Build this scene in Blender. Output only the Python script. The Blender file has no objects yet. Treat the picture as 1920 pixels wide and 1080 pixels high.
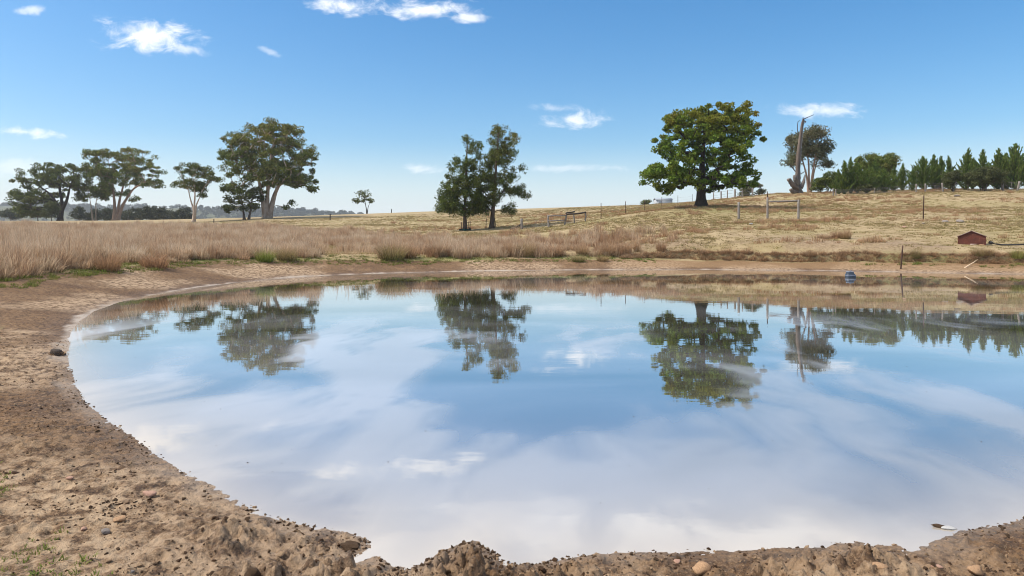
import bpy, bmesh, math, random
import numpy as np
from mathutils import Vector, Matrix

R = math.radians
rng = np.random.default_rng(7)
random.seed(7)
sc = bpy.context.scene
C = sc.collection

# ------------------------------------------------------------------ camera
F, HOR, EYE = 1280.0, 447.0, 2.0          # focal length and horizon row of a 1920 px wide frame, eye height
cam = bpy.data.cameras.new('camera')
cam.sensor_width, cam.lens, cam.shift_y = 36.0, 24.0, -(540 - HOR) / 1920
cam.clip_start, cam.clip_end = 0.05, 9000
camo = bpy.data.objects.new('camera', cam); C.objects.link(camo)
camo.location = (0, 0, EYE); camo.rotation_euler = (R(90), 0, 0)
sc.camera = camo

# ------------------------------------------------------------------ sun, sky, exposure
SUN_EL, SUN_AZ = 53.0, -98.0              # azimuth from +Y (the view) towards +X
sd_ = Vector((math.sin(R(SUN_AZ)) * math.cos(R(SUN_EL)), math.cos(R(SUN_AZ)) * math.cos(R(SUN_EL)), math.sin(R(SUN_EL))))
sl = bpy.data.lights.new('sun', 'SUN'); sl.energy = 3.4; sl.angle = R(4.0); sl.color = (1.0, 0.93, 0.82)
so = bpy.data.objects.new('sun', sl); C.objects.link(so)
so.rotation_euler = (-sd_).to_track_quat('-Z', 'Y').to_euler()
so.location = (0, 0, 60)

world = bpy.data.worlds.new('World'); sc.world = world; world.use_nodes = True
SKY_STRENGTH = 0.117
sc.view_settings.view_transform = 'Standard'; sc.view_settings.look = 'None'
sc.view_settings.gamma = 1.0; sc.view_settings.exposure = 0.62
sc.view_settings.use_curve_mapping = False
sc.cycles.use_denoising = True; sc.cycles.denoiser = 'OPENIMAGEDENOISE'; sc.cycles.denoising_prefilter = 'ACCURATE'
sc.cycles.filter_width = 1.0; sc.cycles.adaptive_threshold = 0.006
sc.cycles.max_bounces = 8; sc.cycles.transparent_max_bounces = 8
sc.cycles.volume_bounces = 0

class NT:
    """small helper for node trees"""
    def __init__(s, tree): s.t = tree; s.n = tree.nodes; s.l = tree.links
    def node(s, typ, **kw):
        n = s.n.new(typ)
        for k, v in kw.items(): setattr(n, k, v)
        return n
    def put(s, sock, v):
        if v is None: return
        if isinstance(v, bpy.types.NodeSocket): s.l.new(v, sock)
        else: sock.default_value = v
    def m(s, op, a, b=None, c=None, clamp=False):
        n = s.node('ShaderNodeMath', operation=op, use_clamp=clamp)
        for i, v in enumerate((a, b, c)):
            if v is not None: s.put(n.inputs[i], v)
        return n.outputs[0]
    def mixc(s, f, a, b, mode='MIX'):
        n = s.node('ShaderNodeMix', data_type='RGBA', blend_type=mode)
        s.put(n.inputs[0], f)
        for i, v in ((6, a), (7, b)):
            s.put(n.inputs[i], v if isinstance(v, bpy.types.NodeSocket) else (*v[:3], 1))
        return n.outputs[2]
    def ss(s, x, lo, hi, a=0.0, b=1.0):
        n = s.node('ShaderNodeMapRange', interpolation_type='SMOOTHSTEP')
        s.put(n.inputs[0], x); s.put(n.inputs[1], lo); s.put(n.inputs[2], hi); s.put(n.inputs[3], a); s.put(n.inputs[4], b)
        return n.outputs[0]
    def noise(s, vec, scale, detail=4, rough=0.55, dist=0.0):
        n = s.node('ShaderNodeTexNoise'); s.put(n.inputs['Vector'], vec)
        n.inputs['Scale'].default_value = scale; n.inputs['Detail'].default_value = detail
        n.inputs['Roughness'].default_value = rough; n.inputs['Distortion'].default_value = dist
        return n
    def comb(s, x, y, z=0.0):
        n = s.node('ShaderNodeCombineXYZ')
        for i, v in enumerate((x, y, z)): s.put(n.inputs[i], v)
        return n.outputs[0]
    def vm(s, op, a, b=None):
        n = s.node('ShaderNodeVectorMath', operation=op)
        s.put(n.inputs[0], a)
        if b is not None: s.put(n.inputs[1], b)
        return n
    def ramp(s, f, stops):
        n = s.node('ShaderNodeValToRGB'); s.put(n.inputs[0], f)
        e = n.color_ramp.elements
        while len(e) > 1: e.remove(e[-1])
        e[0].position, e[0].color = stops[0][0], (*stops[0][1], 1)
        for p, c in stops[1:]:
            k = e.new(p); k.color = (*c, 1)
        return n.outputs[0]

def build_world():
    w = NT(world.node_tree); w.n.clear()
    out = w.node('ShaderNodeOutputWorld'); bg = w.node('ShaderNodeBackground')
    bg.inputs[1].default_value = SKY_STRENGTH
    sky = w.node('ShaderNodeTexSky'); sky.sky_type = 'NISHITA'; sky.sun_disc = False
    sky.sun_elevation = R(SUN_EL); sky.sun_rotation = R(SUN_AZ)
    sky.air_density, sky.dust_density, sky.ozone_density = 1.0, 1.1, 2.4
    tc = w.node('ShaderNodeTexCoord'); d = tc.outputs['Generated']
    sep = w.node('ShaderNodeSeparateXYZ'); w.put(sep.inputs[0], d)
    x, y, z = sep.outputs
    hs = w.node('ShaderNodeHueSaturation'); hs.inputs['Saturation'].default_value = 1.40; hs.inputs['Hue'].default_value = 0.497; hs.inputs['Value'].default_value = 0.95
    w.put(hs.inputs['Color'], sky.outputs[0]); col = hs.outputs[0]
    # a cloud deck higher up (the pond mirrors it) and single fair-weather clouds low in the view
    hl = w.m('SQRT', w.m('ADD', w.m('MULTIPLY', x, x), w.m('MULTIPLY', y, y)))
    te = w.m('DIVIDE', z, w.m('MAXIMUM', hl, 0.001))
    zz = w.m('MAXIMUM', z, 0.05)
    pl = w.comb(w.m('DIVIDE', x, zz), w.m('DIVIDE', y, zz))
    n1 = w.noise(pl, 1.9, 8, 0.58, 0.5); n2 = w.noise(pl, 1.7, 6, 0.55, 0.4)
    off = w.vm('ADD', pl, (7.3, 2.1, 0.0)).outputs[0]; w.put(n2.inputs['Vector'], off)
    cover = w.m('MULTIPLY', w.ss(n1.outputs[0], 0.38, 0.56), w.ss(w.m('ADD', te, w.m('MULTIPLY', w.m('SUBTRACT', n2.outputs[0], 0.5), 0.2)), 0.345, 0.43))
    deck = w.mixc(w.ss(n2.outputs[0], 0.35, 0.65), (3.9, 4.3, 5.4), (9.0, 9.1, 9.2))
    col = w.mixc(w.m('MULTIPLY', cover, 0.9), col, deck)
    col = w.mixc(w.ss(te, 0.15, -0.01, 0.0, 0.85), col, (5.3, 5.7, 6.0))     # bright air low over the horizon, all round
    yy = w.m('MAXIMUM', y, 0.02)
    uv = w.comb(w.m('DIVIDE', x, yy), w.m('DIVIDE', z, yy))
    nb = w.noise(w.vm('MULTIPLY', uv, (1.0, 1.9, 1.0)).outputs[0], 22.0, 8, 0.62, 0.5)
    nf = w.m('SUBTRACT', nb.outputs[0], 0.5)
    front = w.ss(y, 0.02, 0.1)
    dens = None
    clouds = [(275, 66, 88, 27, 0.95, 0.05), (238, 56, 38, 19, 0.7, 0.0), (348, 90, 38, 8, 0.6, 0.25), (668, 12, 78, 15, 0.95, 0.0),
              (800, 16, 88, 17, 0.95, 0.0), (872, 33, 36, 9, 0.75, 0.0), (66, 20, 28, 9, 0.6, 0.0),
              (505, 96, 28, 6, 0.35, 0.4), (1072, 224, 56, 17, 0.8, 0.0), (1050, 204, 42, 9, 0.4, 0.05), (1550, 207, 78, 13, 0.72, 0.03),
              (45, 247, 66, 9, 0.8, 0.12), (788, 317, 46, 9, 0.5, 0.0), (1060, 316, 100, 7, 0.35, 0.0), (30, 315, 90, 14, 0.3, -0.04)]
    sepu = w.node('ShaderNodeSeparateXYZ'); w.put(sepu.inputs[0], uv)
    for cx, cy, rx, ry, st, tilt in clouds:
        du = w.m('SUBTRACT', sepu.outputs[0], (cx - 960) / F); dv = w.m('SUBTRACT', sepu.outputs[1], (HOR - cy) / F)
        if tilt: dv = w.m('MULTIPLY_ADD', du, tilt, dv)
        a = w.m('MULTIPLY', du, F / (rx * 1.2)); b = w.m('MULTIPLY', dv, F / (ry * 1.25))
        q = w.m('SQRT', w.m('ADD', w.m('MULTIPLY', a, a), w.m('MULTIPLY', b, b)))
        e = w.m('ADD', w.m('SUBTRACT', 1.0, q), w.m('MULTIPLY', nf, 3.0))
        v = w.m('MULTIPLY', w.ss(e, -0.05, 1.05), w.m('MULTIPLY', w.ss(q, 1.5, 0.9), st))
        dens = v if dens is None else w.m('MAXIMUM', dens, v)
    dens = w.m('MULTIPLY', dens, front)
    col = w.mixc(dens, col, w.mixc(nb.outputs[0], (6.4, 6.6, 7.0), (7.4, 7.4, 7.4)))
    w.put(bg.inputs[0], col); w.l.new(bg.outputs[0], out.inputs[0])
build_world()

# ------------------------------------------------------------------ numeric helpers
def smooth(x, a, b):
    t = np.clip((np.asarray(x, float) - a) / (b - a), 0, 1); return t * t * (3 - 2 * t)
def hash2(ix, iy, seed):
    h = (ix.astype(np.int64) * 374761393 + iy.astype(np.int64) * 668265263 + seed * 974711) & 0xffffffff
    h = ((h ^ (h >> 13)) * 1274126177) & 0xffffffff
    h = ((h ^ (h >> 16)) * 2246822519) & 0xffffffff
    return ((h ^ (h >> 15)) & 0xffffff) / float(0xffffff)
def vnoise(x, y, seed=0):
    x = np.asarray(x, float); y = np.asarray(y, float)
    fx, fy = np.floor(x), np.floor(y); tx, ty = x - fx, y - fy
    tx = tx * tx * (3 - 2 * tx); ty = ty * ty * (3 - 2 * ty)
    a, b = hash2(fx, fy, seed), hash2(fx + 1, fy, seed)
    c, d = hash2(fx, fy + 1, seed), hash2(fx + 1, fy + 1, seed)
    return (a + (b - a) * tx) * (1 - ty) + (c + (d - c) * tx) * ty
def fbm(x, y, scale, octv=4, seed=0, gain=0.5):
    s, a, tot = 0, 1.0, 0
    for i in range(octv):
        s = s + a * (vnoise(x / scale * 2 ** i + 13.1 * i, y / scale * 2 ** i - 7.7 * i, seed + i) - 0.5); tot += a; a *= gain
    return s / tot * 2            # about -1..1

def P(px, py, d):
    return np.array([(px - 960) / F * d, d, EYE - (py - HOR) / F * d])

# ------------------------------------------------------------------ shoreline and terrain height
shore_px = [(1920, 514), (1700, 510), (1500, 507), (1290, 505), (1080, 506), (900, 508), (760, 511), (640, 515), (560, 519), (480, 525), (375, 538),
            (300, 550), (222, 567), (175, 584), (148, 603), (131, 624), (124, 660), (128, 690), (138, 722), (160, 758), (200, 790), (249, 820), (300, 862),
            (350, 890), (398, 913), (450, 943), (489, 966), (530, 978), (585, 992), (625, 997), (652, 1004), (676, 1015), (684, 1026), (665, 1036), (640, 1053),
            (655, 1061), (690, 1058), (702, 1050), (712, 1060), (740, 1070), (772, 1073), (790, 1062), (815, 1052), (832, 1040), (846, 1047), (856, 1032), (872, 1026),
            (890, 1021), (908, 1030), (924, 1046), (945, 1060), (985, 1066), (1013, 1063), (1060, 1052), (1110, 1044), (1170, 1040), (1240, 1037), (1310, 1036),
            (1390, 1035), (1452, 1032), (1520, 1034), (1556, 1032), (1572, 1022), (1600, 1019), (1640, 1024), (1680, 1026), (1700, 1036), (1720, 1038), (1740, 1026),
            (1770, 1014), (1807, 1003), (1850, 995), (1880, 985), (1913, 982)]
sh = [(((px - 960) / F) * (EYE * F / (py - HOR)), EYE * F / (py - HOR)) for px, py in shore_px]
sh += [(5.2, 5.6), (9, 7.6), (16, 10.5), (25, 16), (31, 24), (33, 31), (31.5, 36)]
SH = np.array(sh)

def shore_dist(X, Y):
    """signed distance to the shoreline, positive on land"""
    X = np.asarray(X, float).ravel(); Y = np.asarray(Y, float).ravel()
    out = np.empty(X.shape)
    A = SH; B = np.roll(SH, -1, 0); AB = B - A; L2 = (AB ** 2).sum(1)
    for s in range(0, len(X), 40000):
        x = X[s:s + 40000, None]; y = Y[s:s + 40000, None]
        t = np.clip(((x - A[:, 0]) * AB[:, 0] + (y - A[:, 1]) * AB[:, 1]) / L2, 0, 1)
        dd = ((x - A[:, 0] - t * AB[:, 0]) ** 2 + (y - A[:, 1] - t * AB[:, 1]) ** 2).min(1)
        cr = (A[:, 1] > y) != (B[:, 1] > y)
        dy = np.where(np.abs(AB[:, 1]) < 1e-9, 1e-9, AB[:, 1])
        ins = (cr & (x < A[:, 0] + (y - A[:, 1]) / dy * AB[:, 0])).sum(1) % 2 == 1
        out[s:s + 40000] = np.sqrt(dd) * np.where(ins, -1, 1)
    return out

ctl = []   # (px, distance, height)
for px, py, d in [(922, 430, 95), (1060, 424, 90), (1127, 410, 85), (1315, 388, 87), (1385, 411, 70), (1497, 411, 68), (1732, 412, 62), (1822, 459, 46),
                  (1920, 458, 46), (1600, 440, 52), (1300, 440, 55), (1300, 468, 46), (1000, 470, 50), (1000, 450, 65), (700, 480, 46), (700, 452, 75), (700, 425, 120),
                  (1100, 400, 140), (820, 409, 150), (500, 452, 70), (500, 480, 42), (500, 430, 110), (500, 409, 170), (366, 417, 160), (215, 414, 222),
                  (0, 416, 222), (640, 404, 190), (683, 401, 230), (820, 397, 240), (1100, 389.5, 215), (1210, 384, 190), (1440, 371, 150), (1500, 361, 122),
                  (1600, 361, 115), (1700, 358, 111), (1900, 355.5, 108), (1920, 385, 80), (1600, 385, 90), (1450, 390, 90), (1220, 396, 92), (1640, 364, 106)]:
    ctl.append((px, d, EYE - (py - HOR) / F * d))
for px, d, z in [(0, 24, .72), (0, 45, 1.15), (0, 75, 1.9), (0, 110, 3.2), (250, 30, .66), (250, 45, 1.0), (250, 75, 1.85), (250, 110, 3.3), (0, 12.5, .5), (0, 8, .42), (0, 5, .36),
                 (960, 3, .3), (1920, 3, .35), (1920, 5.5, .35), (960, 1, .4), (0, 2, .4), (1920, 1.5, .4), (960, 330, 11.5), (0, 330, 8.0), (1920, 200, 11), (1500, 220, 11.0),
                 (1200, 330, 11.0), (480, 330, 9.0)]:
    ctl.append((px, d, z))
cp = [(math.atan2((px - 960) / F, 1), math.log(d * math.hypot(1, (px - 960) / F)), z) for px, d, z in ctl]
for a in (-70, -110, -150, 180, 150, 110, 70):
    for r_, z in ((2, .5), (12, .8), (45, 1.4), (120, 4), (300, 9)):
        cp.append((R(a), math.log(r_), z))
CP = np.array(cp)
def tps_k(r2): return np.where(r2 > 0, 0.5 * r2 * np.log(np.maximum(r2, 1e-12)), 0)
_n = len(CP); _K = tps_k(((CP[:, None, :2] - CP[None, :, :2]) ** 2).sum(2)) + np.eye(_n) * 0.0008
_Pm = np.c_[np.ones(_n), CP[:, :2]]
_W = np.linalg.solve(np.block([[_K, _Pm], [_Pm.T, np.zeros((3, 3))]]), np.r_[CP[:, 2], 0, 0, 0])

def terrain(X, Y, fine=True, ret_sd=False):
    shp = np.shape(X); X = np.asarray(X, float).ravel(); Y = np.asarray(Y, float).ravel()
    r = np.hypot(X, Y); a = np.arctan2(X, Y); w = np.log(np.clip(r, 0.6, 330))
    T = np.empty(X.shape)
    for s in range(0, len(X), 40000):
        q = slice(s, s + 40000)
        k = tps_k((a[q, None] - CP[:, 0]) ** 2 + (w[q, None] - CP[:, 1]) ** 2)
        T[q] = k @ _W[:_n] + _W[_n] + _W[_n + 1] * a[q] + _W[_n + 2] * w[q]
    T = np.maximum(T, 0.3)
    far = smooth(r, 260, 480); T = T * (1 - far) + far * 9.0
    sd = shore_dist(X, Y)
    sdj = sd + fbm(X, Y, 1.1, 3, 5) * 0.10 * smooth(np.abs(sd), 0.0, 0.3) * smooth(Y, 20, 8)
    slope = 0.055 + (0.19 - 0.055) * smooth(Y, 6, 30)
    base = np.where(sdj > 0, slope * sdj, 0.12 * sdj)
    # the little eroded bank behind the right half of the far shore
    lipm = smooth(X, 7, 13) * smooth(Y, 28, 33) * smooth(X, 70, 50)
    edge = 3.3 + fbm(X, Y, 2.2, 3, 31) * 0.55
    lip = 0.42 * smooth(sd, edge, edge + 0.22)
    base = base + lipm * (lip - 0.04 * np.clip(sd, 0, 3.3))
    t = smooth(sd, 3.4, 8.0) * (1 - lipm) + lipm * smooth(sd, 3.6, 6.5)
    z = np.where(sd > 0, base * (1 - t) + T * t, np.maximum(base, -1.2))
    land = smooth(sd, 0.5, 4)
    z = z + land * (fbm(X, Y, 9, 3, 71) * 0.10 * smooth(r, 25, 50) + fbm(X, Y, 2.0, 3, 72) * 0.05 * smooth(r, 8, 16) * smooth(r, 120, 70))
    if fine:
        near = smooth(r, 30, 12)
        wet = np.exp(-((sd - 0.35) / 0.75) ** 2) * (sd > -0.6)
        frt = smooth(Y, 9.5, 5.5) * smooth(X, -3.2, -1.4)
        patch = smooth(fbm(X, Y, 0.9, 3, 55), -0.35, 0.3)
        bil = 1 - np.abs(fbm(X, Y, 0.34, 4, 41, 0.55)) * 2.2
        lump = np.abs(fbm(X, Y, 0.11, 4, 44, 0.65))
        clod = smooth(vnoise(X / 0.085, Y / 0.085, 90) * 0.6 + vnoise(X / 0.045, Y / 0.045, 91) * 0.4, 0.48, 0.85)
        mic = fbm(X, Y, 0.05, 2, 47)
        A = near * smooth(sd, -0.12, 0.25)
        mid = 0.35 + 0.65 * patch
        z = z + A * (0.026 * np.clip(fbm(X, Y, 0.5, 3, 48), -.6, 1) * mid + (0.030 * frt + 0.010) * bil * wet * patch + (0.045 * frt + 0.040 * wet + 0.030) * lump * mid
                     + (0.040 * frt + 0.030) * clod * patch + 0.016 * mic)
        nb = np.where((r < 17) & (sd > 0.1) & (sd < 4.5))[0]
        if len(nb):
            cx_, cy_ = np.floor(X[nb] / .30), np.floor(Y[nb] / .30); pit = np.zeros(len(nb))
            for ox in (-1, 0, 1):
                for oy in (-1, 0, 1):
                    ix, iy = cx_ + ox, cy_ + oy; h1, h2, h3 = hash2(ix, iy, 801), hash2(ix, iy, 802), hash2(ix, iy, 803)
                    dd = np.hypot(X[nb] - (ix + h1) * .30, Y[nb] - (iy + h2) * .30); rr_ = .035 + .03 * h2
                    pit += (h3 > .52) * (-np.exp(-(dd / rr_) ** 4) * (.022 + .02 * h1) + .016 * np.exp(-((dd - rr_ * 1.45) / (.35 * rr_)) ** 2))
            z[nb] += pit * near[nb] * (0.35 + .65 * smooth(fbm(X[nb], Y[nb], 1.6, 2, 57), -.25, .25))
        # flat, smooth wet mud pans in front
        z = np.where(sd > 0.05, np.maximum(z, 0.006 + 0.012 * np.clip(sd, 0, 3)), z)
    z = z.reshape(shp)
    return (z, sd.reshape(shp)) if ret_sd else z

def gz(x, y, fine=False): return float(terrain(np.array([x]), np.array([y]), fine)[0])
def G(px, d, fine=False):
    x = (px - 960) / F * d; return Vector((x, d, gz(x, d, fine)))

# ------------------------------------------------------------------ mesh helpers
def np_mesh(name, V, faces, smooth_=False):
    """faces: list of arrays (n,k)"""
    me = bpy.data.meshes.new(name)
    V = np.asarray(V, np.float32); me.vertices.add(len(V)); me.vertices.foreach_set('co', V.ravel())
    if not isinstance(faces, list): faces = [faces]
    faces = [np.asarray(f, np.int32) for f in faces if len(f)]
    idx = np.concatenate([f.ravel() for f in faces]); tot = np.concatenate([np.full(len(f), f.shape[1], np.int32) for f in faces])
    st = np.concatenate([[0], np.cumsum(tot)[:-1]]).astype(np.int32)
    me.loops.add(len(idx)); me.loops.foreach_set('vertex_index', idx)
    me.polygons.add(len(tot)); me.polygons.foreach_set('loop_start', st); me.polygons.foreach_set('loop_total', tot)
    if smooth_: me.polygons.foreach_set('use_smooth', np.ones(len(tot), bool))
    me.update(calc_edges=True); me.validate()
    return me
def attr(me, name, vals, typ='FLOAT'):
    a = me.attributes.new(name, typ, 'POINT')
    a.data.foreach_set('value' if typ in ('FLOAT', 'INT') else 'vector', np.asarray(vals, np.float32 if typ != 'INT' else np.int32).ravel())
def link(name, me, mat=None, parent=None, loc=None):
    o = bpy.data.objects.new(name, me); C.objects.link(o)
    if mat is not None and me is not None and not me.materials: me.materials.append(mat)
    if parent is not None: o.parent = parent
    if loc is not None: o.location = loc
    return o
def tag(o, label=None, cat=None, group=None, kind=None):
    if label: o['label'] = label
    if cat: o['category'] = cat
    if group: o['group'] = group
    if kind: o['kind'] = kind
    return o
def thing(name, label, cat, loc, group=None, rz=0.0):
    o = bpy.data.objects.new(name, None); C.objects.link(o); o.empty_display_size = 0.3
    o.location = loc; o.rotation_euler = (0, 0, rz)
    return tag(o, label, cat, group)
def copy_tree(o, parent=None):
    c = o.copy(); C.objects.link(c); c.parent = parent
    for ch in list(o.children): copy_tree(ch, c)
    return c

class MB:
    """collects tubes, boxes and quads in numpy arrays; one mesh at the end"""
    def __init__(s): s.V = []; s.F4 = []; s.F3 = []; s.n = 0
    def add(s, V, F4=None, F3=None):
        V = np.asarray(V, float); s.V.append(V)
        if F4 is not None and len(F4): s.F4.append(np.asarray(F4) + s.n)
        if F3 is not None and len(F3): s.F3.append(np.asarray(F3) + s.n)
        s.n += len(V)
    def tube(s, pts, rad, sides=6, flute=0.0, seed=0):
        pts = np.asarray(pts, float); rad = np.broadcast_to(np.asarray(rad, float), (len(pts),)); k = len(pts)
        tan = np.gradient(pts, axis=0); tan /= np.linalg.norm(tan, axis=1)[:, None] + 1e-9
        up = np.array([0, 0, 1.0]) if abs(tan[0, 2]) < 0.9 else np.array([0, 1.0, 0])
        u = np.cross(tan[0], up); u /= np.linalg.norm(u)
        ang = np.linspace(0, 2 * np.pi, sides, endpoint=False); V = []
        g = np.random.default_rng(seed + 11); ph = g.random(3) * 6.28
        for i in range(k):
            u = u - tan[i] * (u @ tan[i]); u /= np.linalg.norm(u) + 1e-9; v = np.cross(tan[i], u)
            rr = rad[i] * (1 + flute * (np.sin(ang * 3 + ph[0] + i * .3) * .5 + np.sin(ang * 5 + ph[1] - i * .4) * .4 + (g.random(sides) - .5) * .6))
            V.append(pts[i] + np.outer(np.cos(ang) * rr, u) + np.outer(np.sin(ang) * rr, v))
        V = np.concatenate(V); a = np.arange(sides); b = (a + 1) % sides; F4 = []
        for i in range(k - 1):
            F4.append(np.c_[i * sides + a, i * sides + b, (i + 1) * sides + b, (i + 1) * sides + a])
        V = np.r_[V, pts[:1], pts[-1:]]; nb = k * sides
        F3 = np.r_[np.c_[b, a, np.full(sides, nb)], np.c_[(k - 1) * sides + a, (k - 1) * sides + b, np.full(sides, nb + 1)]]
        s.add(V, np.concatenate(F4), F3); return s
    def box(s, c, size, rot=None, jit=0.0):
        q = np.array([[x, y, z] for x in (-.5, .5) for y in (-.5, .5) for z in (-.5, .5)]) * np.asarray(size, float)
        if jit: q = q + rng.normal(0, jit, q.shape)
        if rot is not None: q = q @ np.array(rot).T
        s.add(q + np.asarray(c, float), [[0, 1, 3, 2], [4, 6, 7, 5], [0, 4, 5, 1], [2, 3, 7, 6], [0, 2, 6, 4], [1, 5, 7, 3]]); return s
    def mesh(s, name, smooth_=False):
        return np_mesh(name, np.concatenate(s.V), ([np.concatenate(s.F4)] if s.F4 else []) + ([np.concatenate(s.F3)] if s.F3 else []), smooth_)
    def build(s, name, mat, parent=None, smooth_=False): return link(name, s.mesh(name, smooth_), mat, parent)

# ------------------------------------------------------------------ materials
def new_mat(name):
    m = bpy.data.materials.new(name); m.use_nodes = True; t = NT(m.node_tree); t.n.clear()
    o = t.node('ShaderNodeOutputMaterial'); return m, t, o
def at(t, name): n = t.node('ShaderNodeAttribute', attribute_name=name); return n.outputs['Fac']
def principled(t, o, col, rough=0.8, bump=None, bstr=0.3, bdist=0.02, spec=0.3):
    p = t.node('ShaderNodeBsdfPrincipled'); t.put(p.inputs['Base Color'], col if isinstance(col, bpy.types.NodeSocket) else (*col, 1))
    t.put(p.inputs['Roughness'], rough); p.inputs['Specular IOR Level'].default_value = spec
    if bump is not None:
        b = t.node('ShaderNodeBump'); b.inputs['Strength'].default_value = bstr; b.inputs['Distance'].default_value = bdist
        t.put(b.inputs['Height'], bump); t.l.new(b.outputs[0], p.inputs['Normal'])
    t.l.new(p.outputs[0], o.inputs[0]); return p

def surf_mat(name, c1, c2, scale=6.0, rough=0.85, stretch=(1, 1, 1), bstr=0.4, bdist=0.02, c3=None, spec=0.2):
    m, t, o = new_mat(name); tc = t.node('ShaderNodeTexCoord')
    v = t.vm('MULTIPLY', tc.outputs['Object'], stretch).outputs[0]
    n = t.noise(v, scale, 6, 0.65); n2 = t.noise(v, scale * 4.3, 4, 0.6)
    col = t.mixc(t.ss(n.outputs[0], 0.32, 0.68), c1, c2)
    if c3: col = t.mixc(t.ss(n2.outputs[0], 0.55, 0.72), col, c3)
    principled(t, o, col, rough, t.m('ADD', n.outputs[0], n2.outputs[0]), bstr, bdist, spec); return m

M = {}
M['bark_pale'] = surf_mat('bark_pale', (.52, .42, .34), (.30, .22, .16), 1.2, stretch=(1, 1, .35), c3=(.62, .54, .46))
M['bark_pink'] = surf_mat('bark_pink', (.36, .24, .17), (.24, .16, .11), 1.2, stretch=(1, 1, .35), c3=(.46, .36, .28))
M['bark_dark'] = surf_mat('bark_dark', (.055, .042, .033), (.028, .022, .018), 3, stretch=(1, 1, .3), c3=(.09, .075, .06))
M['bark_brown'] = surf_mat('bark_brown', (.13, .095, .07), (.07, .05, .038), 3, stretch=(1, 1, .3), c3=(.2, .16, .13))
M['dead_wood'] = surf_mat('dead_wood', (.26, .235, .215), (.13, .11, .095), 1.6, stretch=(2.5, 2.5, .18), c3=(.40, .37, .345), bstr=.9, bdist=.1)
M['dead_brown'] = surf_mat('dead_brown', (.20, .155, .125), (.11, .085, .07), 1.6, stretch=(2.5, 2.5, .18), c3=(.30, .23, .18), bstr=.9, bdist=.1)
M['post_wood'] = surf_mat('post_wood', (.29, .26, .23), (.18, .155, .135), 5, stretch=(3, 3, .5), c3=(.13, .11, .095), bstr=.6)
M['rail_wood'] = surf_mat('rail_wood', (.24, .21, .19), (.11, .09, .08), 5, stretch=(.6, 2, 2), c3=(.32, .29, .27), bstr=.6)
M['dark_wood'] = surf_mat('dark_wood', (.09, .07, .055), (.045, .035, .03), 5, c3=(.16, .13, .11))
M['rust_steel'] = surf_mat('rust_steel', (.085, .045, .03), (.045, .028, .022), 8, rough=.9)
M['wire'] = surf_mat('wire', (.2, .19, .18), (.12, .1, .09), 8, rough=.6)
M['red_iron'] = surf_mat('red_iron', (.125, .038, .026), (.075, .027, .02), 3, rough=.8, c3=(.19, .085, .05))
M['pale_trim'] = surf_mat('pale_trim', (.5, .4, .34), (.35, .24, .19), 6)
M['pipe'] = surf_mat('pipe', (.035, .033, .033), (.06, .055, .05), 6, rough=.6)
M['bleached'] = surf_mat('bleached', (.62, .47, .32), (.45, .31, .19), 6, stretch=(1, 1, 1), c3=(.7, .58, .44))
M['stone_tan'] = surf_mat('stone_tan', (.44, .27, .15), (.30, .18, .10), 7, c3=(.5, .36, .24), bstr=.5)
M['stone_pink'] = surf_mat('stone_pink', (.46, .28, .2), (.35, .2, .14), 7, c3=(.5, .37, .3), bstr=.5)
M['stone_grey'] = surf_mat('stone_grey', (.27, .23, .2), (.18, .15, .13), 7, c3=(.36, .33, .3), bstr=.5)
M['mud_clod'] = surf_mat('mud_clod', (.150, .090, .050), (.085, .05, .028), 14, c3=(.25, .17, .105), bstr=.9)
M['float_body'] = surf_mat('float_body', (.035, .05, .075), (.02, .028, .042), 6, rough=.4, spec=.5)
M['float_rim'] = surf_mat('float_rim', (.20, .22, .27), (.12, .14, .18), 8, rough=.5)
M['white_wall'] = surf_mat('white_wall', (.42, .44, .47), (.36, .38, .4), .4)
M['roof_grey'] = surf_mat('roof_grey', (.33, .36, .4), (.27, .3, .33), .4, rough=.5)
M['green_mesh'] = surf_mat('green_mesh', (.02, .07, .055), (.015, .045, .035), 4)
M['foam'] = surf_mat('foam', (.5, .49, .47), (.36, .35, .33), 20)

def leaf_mat(name, c_a, c_b, c_tint, trans=0.3, dist_noise=0.35):
    m, t, o = new_mat(name); g = t.node('ShaderNodeNewGeometry')
    n = t.noise(g.outputs['Position'], dist_noise, 3, 0.6)
    col = t.mixc(t.m('MULTIPLY_ADD', g.outputs['Random Per Island'], 0.6, t.m('MULTIPLY', n.outputs[0], 0.45), clamp=True), c_a, c_b)
    col = t.mixc(at(t, 'tint'), col, c_tint)
    hv = t.node('ShaderNodeHueSaturation'); t.put(hv.inputs['Color'], col)
    wn = t.node('ShaderNodeTexWhiteNoise', noise_dimensions='1D'); t.put(wn.inputs['W'], g.outputs['Random Per Island'])
    t.put(hv.inputs['Value'], t.m('MULTIPLY_ADD', wn.outputs['Value'], 1.1, 0.55)); col = hv.outputs[0]
    p = t.node('ShaderNodeBsdfPrincipled'); t.put(p.inputs['Base Color'], col); p.inputs['Roughness'].default_value = 0.55
    p.inputs['Specular IOR Level'].default_value = 0.12
    tr = t.node('ShaderNodeBsdfTranslucent'); t.put(tr.inputs[0], col)
    mx = t.node('ShaderNodeMixShader'); mx.inputs[0].default_value = trans
    t.l.new(p.outputs[0], mx.inputs[1]); t.l.new(tr.outputs[0], mx.inputs[2]); t.l.new(mx.outputs[0], o.inputs[0]); return m
M['leaf_gum'] = leaf_mat('leaf_gum', (.064, .096, .015), (.155, .185, .036), (.28, .17, .055))
M['leaf_gum_dark'] = leaf_mat('leaf_gum_dark', (.052, .074, .015), (.115, .135, .032), (.20, .14, .055))
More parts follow.
